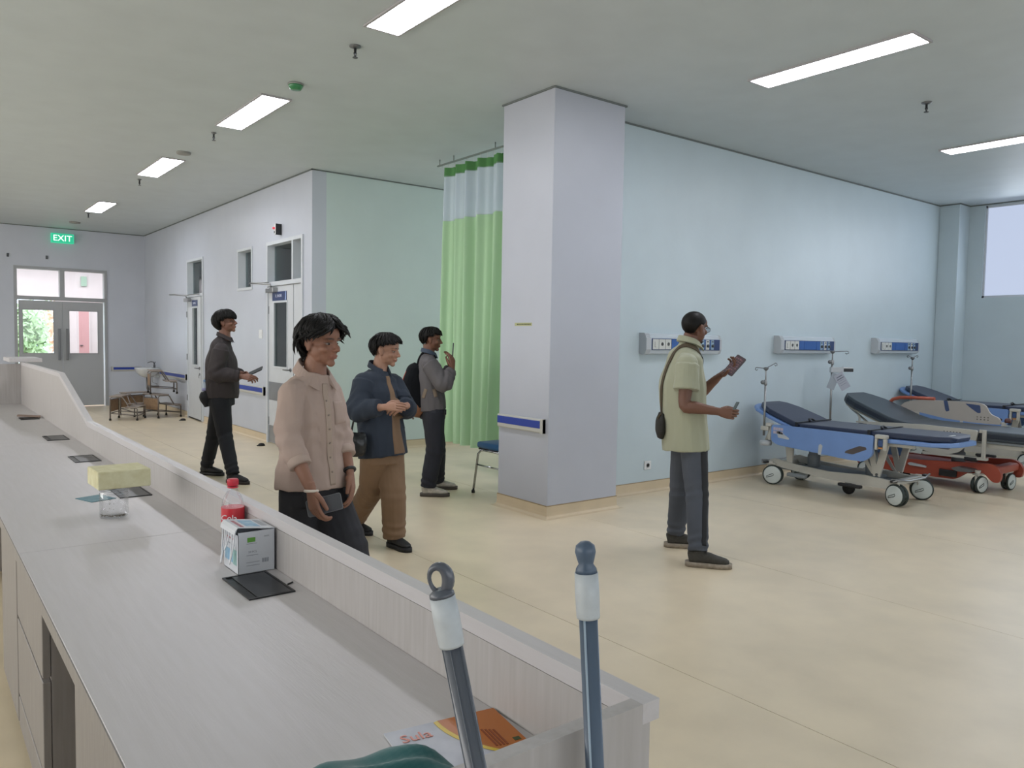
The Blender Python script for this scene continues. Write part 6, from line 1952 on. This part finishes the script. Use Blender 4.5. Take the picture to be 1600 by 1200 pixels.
# ---------------------------------------------------------------- C: man in the dark blue jacket
D = 5.26; k = .91
a = rad(-33)
J = dict(pelvis=at(598, 712, D), waist=at(595, 665, D), chest=at(591, 620, D), top=at(590, 594, D), neck=at(592, 579, D),
         shr=at(568, 597, D-.13), elr=at(558, 641, D-.20), wrr=at(601, 636, D-.31),
         shl=at(613, 597, D+.13), ell=at(634, 638, D+.02), wrl=at(634, 634, D-.17),
         hir=at(586, 716, D-.05), hil=at(609, 716, D+.06), knr=at(580, 765, D+.12), knl=at(614, 772, D-.02))
J['anr'] = atz(553, .10, D+.42); J['anl'] = atz(616, .095, D+.02)
F = FD(a); R = F.cross(ZU)
hands = [dict(wrist=J['wrr'], d=(RTh*.95+ZU*.08-FWh*.1), n=(FWh*.8-ZU*.4), t=(ZU*.9+FWh*.2), k=.88, curl=(.5, .55, .6, .65), thumb=(.7, .8, .3)),
         dict(wrist=J['wrl'], d=(-RTh*.45-FWh*.55-ZU*.1), n=(-RTh*.5+FWh*.3-ZU*.5), t=(ZU), k=.88, curl=(.6, .65, .7, .75), thumb=(.7, .7, .3))]
pc = person('man in a dark blue jacket over tan clothes, hands clasped, looking to the right', at(598, 712, D), a, J, k, 'a07a66',
            dict(style='short', n_lock=260, th=.012, front=.070, side=.028, back=-.030, vol=(1.0, 1.0, 1.05), lock_len=.011, lock_r=.0046, curl=1.5, fringe=.1, tuft=.034, seed=5), at(603, 548, D), rad(-8), .93, hp=rad(-8), hands=hands)
M_navyj = mat('jacket_navy', '232c39', rough=.85, bump=.06, bscale=500, var=.08, vscale=8)
sC = shirt(pc, 'jacket', M_navyj, [(at(599, 712, D), (.178, .145)), (J['waist'], (.170, .135)), (J['chest'], (.182, .13)), (J['top'], (.160, .092))], (.078, .082, .058), cuffs=(.80, .85), k=.93, wr=.009, seed=4.1)
collar(pc.t, J['neck']+ZU*.014, F, .062, .078, .032, M_navyj, tilt=.35, gap=.42)
M_tan = mat('tan_cotton', '7d644b', rough=.85, bump=.05, bscale=500)
bv = bvh_of(sC); fo = F
strip(bv, [(J['neck']-ZU*.035+fo*.04, fo), (J['chest']+fo*.05, fo), (J['waist']+fo*.05-R*.006, fo), (at(599, 709, D)+fo*.05-R*.012, fo)], 'inner_shirt', mat('inner_shirt_tan', '78604a', rough=.85, bump=.05, bscale=500), pc.t, w=(.035, .050, .085, .115), off=-.002, th=.004, n=36, wdir=R, reach=.13)
pk = J['chest']-R*.095+ZU*.01
strip(bv, [(pk+ZU*.04+fo*.04, fo), (pk-ZU*.05+fo*.04, fo)], 'pocket', M_navyj, pc.t, w=.085, off=.001, th=.003, n=8, wdir=R, reach=.13)
tC = trousers(pc, mat('trousers_tan', '7b624b', rough=.85, bump=.05, bscale=500, var=.06, vscale=7), at(597, 694, D), (.150, .115), (.098, .086, .078), k=k, seed=2, wr=.005, ank=.02)
M_shC = mat('shoe_black', '17171a')
shoe(pc.t, J['anr'], F, M_shC, M_shC, .92, kind='flat')
shoe(pc.t, J['anl'], (RTh*.75-FWh*.75), M_shC, M_shC, .92, kind='flat', lace=mat('lace_white', 'c9c9c9', rough=.8))
# shoulder bag on his hip
bg = thing('shoulder_bag', 'black leather-look bag hanging at the hip of the man in the blue jacket', 'bag', tuple(at(556, 705, D-.2)))
bb = Blob(); bb.limb([at(557, 676, D-.2), at(556, 690, D-.21), at(555, 704, D-.2), at(555, 711, D-.19)], [(.062, .03), (.074, .045), (.07, .045), (.05, .03)], side=RTh, sub=4)
finish(bb.mesh(.005, 3), 'pouch', mat('bag_black_shiny', '1d1f22', rough=.3, var=.4, vscale=30), bg, wrinkle=.006, wf=(16, 16, 16))
MB().tube([at(549, 675, D-.2), at(553, 655, D-.19), at(560, 630, D-.20)], .007, 6).build('strap', M_black, bg)

# ---------------------------------------------------------------- D: man with the backpack
D = 7.05; k = .95
a = rad(13)
J = dict(pelvis=at(676, 646, D), waist=at(673, 624, D), chest=at(669, 592, D), top=at(668, 567, D), neck=at(670, 554, D),
         shr=at(671, 569, D-.16), elr=at(693, 600, D-.20), wrr=at(707, 576, D-.14),
         shl=at(664, 569, D+.16), ell=at(690, 598, D+.14), wrl=at(704, 574, D+.02),
         hir=at(678, 648, D-.07), hil=at(674, 648, D+.08), knr=at(679, 703, D-.05), knl=at(683, 700, D+.12))
J['anr'] = atz(669, .095, D-.02); J['anl'] = atz(683, .095, D+.32)
F = FD(a); R = F.cross(ZU)
hands = [dict(wrist=J['wrr'], d=(ZU*.95-RTh*.05+FWh*.1), n=(-RTh*.6+FWh*.5), t=(-RTh*.5-FWh*.5), k=.95, curl=(.5, .55, .6, .65), thumb=(.6, .8, .3)),
         dict(wrist=J['wrl'], d=(ZU*.95), n=(-RTh*.7-FWh*.4), t=(-RTh*.4+FWh*.4), k=.95, curl=(.5, .55, .6, .65), thumb=(.6, .8, .3))]
pd = person('man with a black and orange backpack in a grey sweatshirt, photographing the green curtain', at(676, 646, D), a, J, k, '74503f',
            dict(style='short', n_lock=200, th=.010, front=.062, side=.028, back=-.032, vol=(1.0, 1.0, 1.03), lock_len=.010, lock_r=.005, curl=.8, fringe=.5, tuft=.022, seed=21), at(674, 531, D), rad(6), .92, hp=rad(-4), hands=hands)
M_gry = mat('sweatshirt_grey', '5b585a', rough=.9, bump=.06, bscale=500)
sD = shirt(pd, 'sweatshirt', M_gry, [(at(675, 641, D), (.165, .128)), (J['waist'], (.175, .135)), (J['chest'], (.175, .125)), (J['top'], (.155, .09))], (.080, .085, .050), cuffs=(.92, .92), k=.95, wr=.009, seed=6.6)
collar(pd.t, J['neck']+ZU*.014, F, .062, .076, .030, mat('collar_denim', '3f4a5a', rough=.85), tilt=.25)
tD = trousers(pd, mat('jeans_black', '20222b', rough=.85, var=.2, vscale=7, bump=.05, bscale=500), at(675, 632, D), (.145, .115), (.098, .080, .070), k=k, seed=9, wr=.005, ank=.01)
M_shD = mat('trainer_white', 'c6bfb2', rough=.6, color2='9a948a', vscale=30)
M_soD = mat('trainer_sole_dark', '4a443c', rough=.7)
lc = mat('lace_cream', 'dcd6ca', rough=.8)
shoe(pd.t, J['anr'], (RTh+FWh*.05), M_shD, M_soD, 1.0, lace=lc); shoe(pd.t, J['anl'], (RTh+FWh*.1), M_shD, M_soD, 1.0, lace=lc)
MB().box(*(tuple(at(695, 643, D-.10)-Vector((.012, .012, .03)))+tuple(at(695, 643, D-.10)+Vector((.012, .012, .02)))), b=.004).build('belt_pouch', M_black, pd.t)
phone(at(707.5, 549, D-.05), (ZU+RTh*.05), (-RTh-FWh*.12), 'black phone held up in both hands by the man with the backpack')
bp = thing('backpack', 'black backpack with an orange stripe worn by the man in the grey sweatshirt', 'backpack', tuple(at(652, 648, D)))
bb = Blob(); q = lambda x, y, o=0: at(x, y, D+.0+o)
bb.limb([q(655, 571), q(650, 580), q(647, 600), q(649, 622), q(655, 638)], [(.10, .05), (.14, .085), (.155, .11), (.15, .105), (.13, .07)], side=R, sub=4, sq=.8)
M_bpk = mat('backpack_black', '101216', rough=.9, spec=.15, bump=.08, bscale=300)
bo = finish(bb.mesh(.006, 4), 'main_body', M_bpk, bp, wrinkle=.003)
bb = Blob(); bb.limb([q(648, 630), q(653, 641), q(660, 647)], [(.14, .055), (.135, .075), (.11, .045)], side=R, sub=4, sq=.8)
finish(bb.mesh(.006, 4), 'base_panel', mat('backpack_brown', '7a5034', rough=.6), bp)
bv = bvh_of(bo)
od = (-FWh-RTh*.55).normalized()
strip(bv, [(q(640, 580), od), (q(636, 590), od), (q(635, 600), od)], 'orange_stripe', mat('backpack_orange', 'd6492c', rough=.5), bp, w=(.012, .022, .03), off=.001, th=.003, n=12)
bv2 = bvh_of(sD)
strip(bv2, [(q(652, 600), (-FWh-RTh*.2).normalized()), (q(652, 580), (-FWh-RTh*.3).normalized()), (q(659, 563), (-FWh*.6+ZU*.8-RTh*.2).normalized()), (q(668, 558), (-FWh*.6+ZU).normalized()), (q(676, 566), (F*.6+ZU*.6-FWh*.5).normalized())], 'shoulder_strap', M_bpk, bp, w=.05, off=.004, th=.006, n=30)
strip(bv2, [(q(664, 620), -FWh), (q(669, 606), -FWh)], 'side_strap', mat('strap_taupe', '77695a', rough=.8), bp, w=.03, off=.003, th=.003, n=8)
strip(bv2, [(q(681, 606), -FWh), (q(684, 618), -FWh)], 'side_strap', mat('strap_taupe', '77695a'), bp, w=.03, off=.003, th=.003, n=8)
MB().tube([q(638, 628, -.15), q(637, 640, -.16), q(643, 648, -.15), q(646, 655, -.14)], .009, 6).build('hanging_strap', mat('strap_taupe', '77695a'), bp)

# ---------------------------------------------------------------- A: man in the dark brown jacket
D = 7.70; k = 1.0
a = rad(8)
J = dict(pelvis=at(345, 625, D), waist=at(347, 600, D), chest=at(346, 567, D), top=at(346, 543, D), neck=at(351, 529, D),
         shr=at(345, 547, D-.17), elr=at(337, 584, D-.20), wrr=at(377, 588, D-.16),
         shl=at(345, 547, D+.17), ell=at(346, 584, D+.20), wrl=at(379, 584, D+.02),
         hir=at(344, 628, D-.07), hil=at(345, 628, D+.08), knr=at(352, 683, D-.09), knl=at(334, 681, D+.14))
J['anr'] = atz(364, .095, D-.20); J['anl'] = atz(323, .10, D+.22)
F = FD(a); R = F.cross(ZU)
hands = [dict(wrist=J['wrr'], d=(RTh*.95-ZU*.1), n=(FWh*.6-ZU*.5), t=(ZU*.7+FWh*.3), k=.98, curl=(.45, .55, .65, .7), thumb=(.6, .8, .4)),
         dict(wrist=J['wrl'], d=(RTh*.85-ZU*.25-FWh*.2), n=(-FWh*.6-ZU*.3), t=(ZU), k=.98, curl=(.5, .6, .7, .75), thumb=(.6, .8, .3))]
pa = person('man with a bowl haircut in a dark brown jacket and black trousers by the corridor', at(345, 625, D), a, J, k, '7b5647',
            dict(style='bowl', n_lock=260, th=.022, front=.044, side=.018, back=-.060, vol=(1.07, 1.05, 1.04), lock_len=.012, lock_r=.0065, curl=.35, fringe=.4, seed=31), at(353, 504, D), rad(5), .95, hp=rad(9), hands=hands)
M_brj = mat('jacket_dark_brown', '332d2e', rough=.85, bump=.06, bscale=500)
sA = shirt(pa, 'jacket', M_brj, [(at(347, 622, D), (.165, .150)), (at(347, 612, D), (.17, .158)), (J['waist'], (.175, .155)), (J['chest'], (.185, .145)), (J['top'], (.165, .098))], (.080, .075, .055), cuffs=(.93, .93), wr=.010, seed=7.7)
collar(pa.t, J['neck']+ZU*.010, F, .066, .080, .034, M_brj, tilt=.30)
tA = trousers(pa, mat('trousers_blueblack', '14161d', rough=.85, var=.1, vscale=7), at(346, 612, D), (.155, .13), (.100, .072, .060), k=k, seed=12, wr=.005, ank=.01)
shoe(pa.t, J['anr'], (RTh-FWh*.45), M_shB, mat('sole_dark_brown', '2d2723', rough=.7), 1.02)
shoe(pa.t, J['anl'], (RTh-FWh*.25), M_shB, M_shB, 1.02)
phone(at(399, 580, D-.10), (RTh*.9+ZU*.42-FWh*.1), (-RTh*.3+ZU*.7-FWh*.4), 'black phone held low by the man in the dark brown jacket')
wbg = thing('waist_bag', 'black waist bag at the back of the man in the dark brown jacket', 'bag', tuple(at(326, 634, D-.02)))
bb = Blob(); bb.limb([at(327, 611, D-.03), at(325, 620, D-.03), at(328, 634, D-.02)], [(.10, .05), (.12, .075), (.09, .045)], side=FWh, sub=4)
finish(bb.mesh(.006, 3), 'pouch', mat('waist_bag_black', '0f1116', rough=.8), wbg, wrinkle=.003)
bq = at(320, 606, D-.10)
wbt = thing('water_bottle', 'clear water bottle with a blue cap tucked in the black waist bag', 'bottle', tuple(bq))
MB(Matrix.Translation(bq)).lathe([(.02, -.10), (.026, -.09), (.027, .02), (.018, .05), (.011, .06)], (0, 0, 0), 'z', 16).build('body', mat('water_bottle_plastic', 'aab4c0', rough=.2), wbt)
MB(Matrix.Translation(bq)).lathe([(.014, .06), (.014, .078), (.002, .079)], (0, 0, 0), 'z', 14).build('cap', mat('cap_blue', '7f9fc9', rough=.4), wbt)
MB(Matrix.Translation(bq)).lathe([(.0275, -.03), (.0275, .0)], (0, 0, 0), 'z', 16).build('label_band', mat('label_lilac', '8f8fb8', rough=.5), wbt)
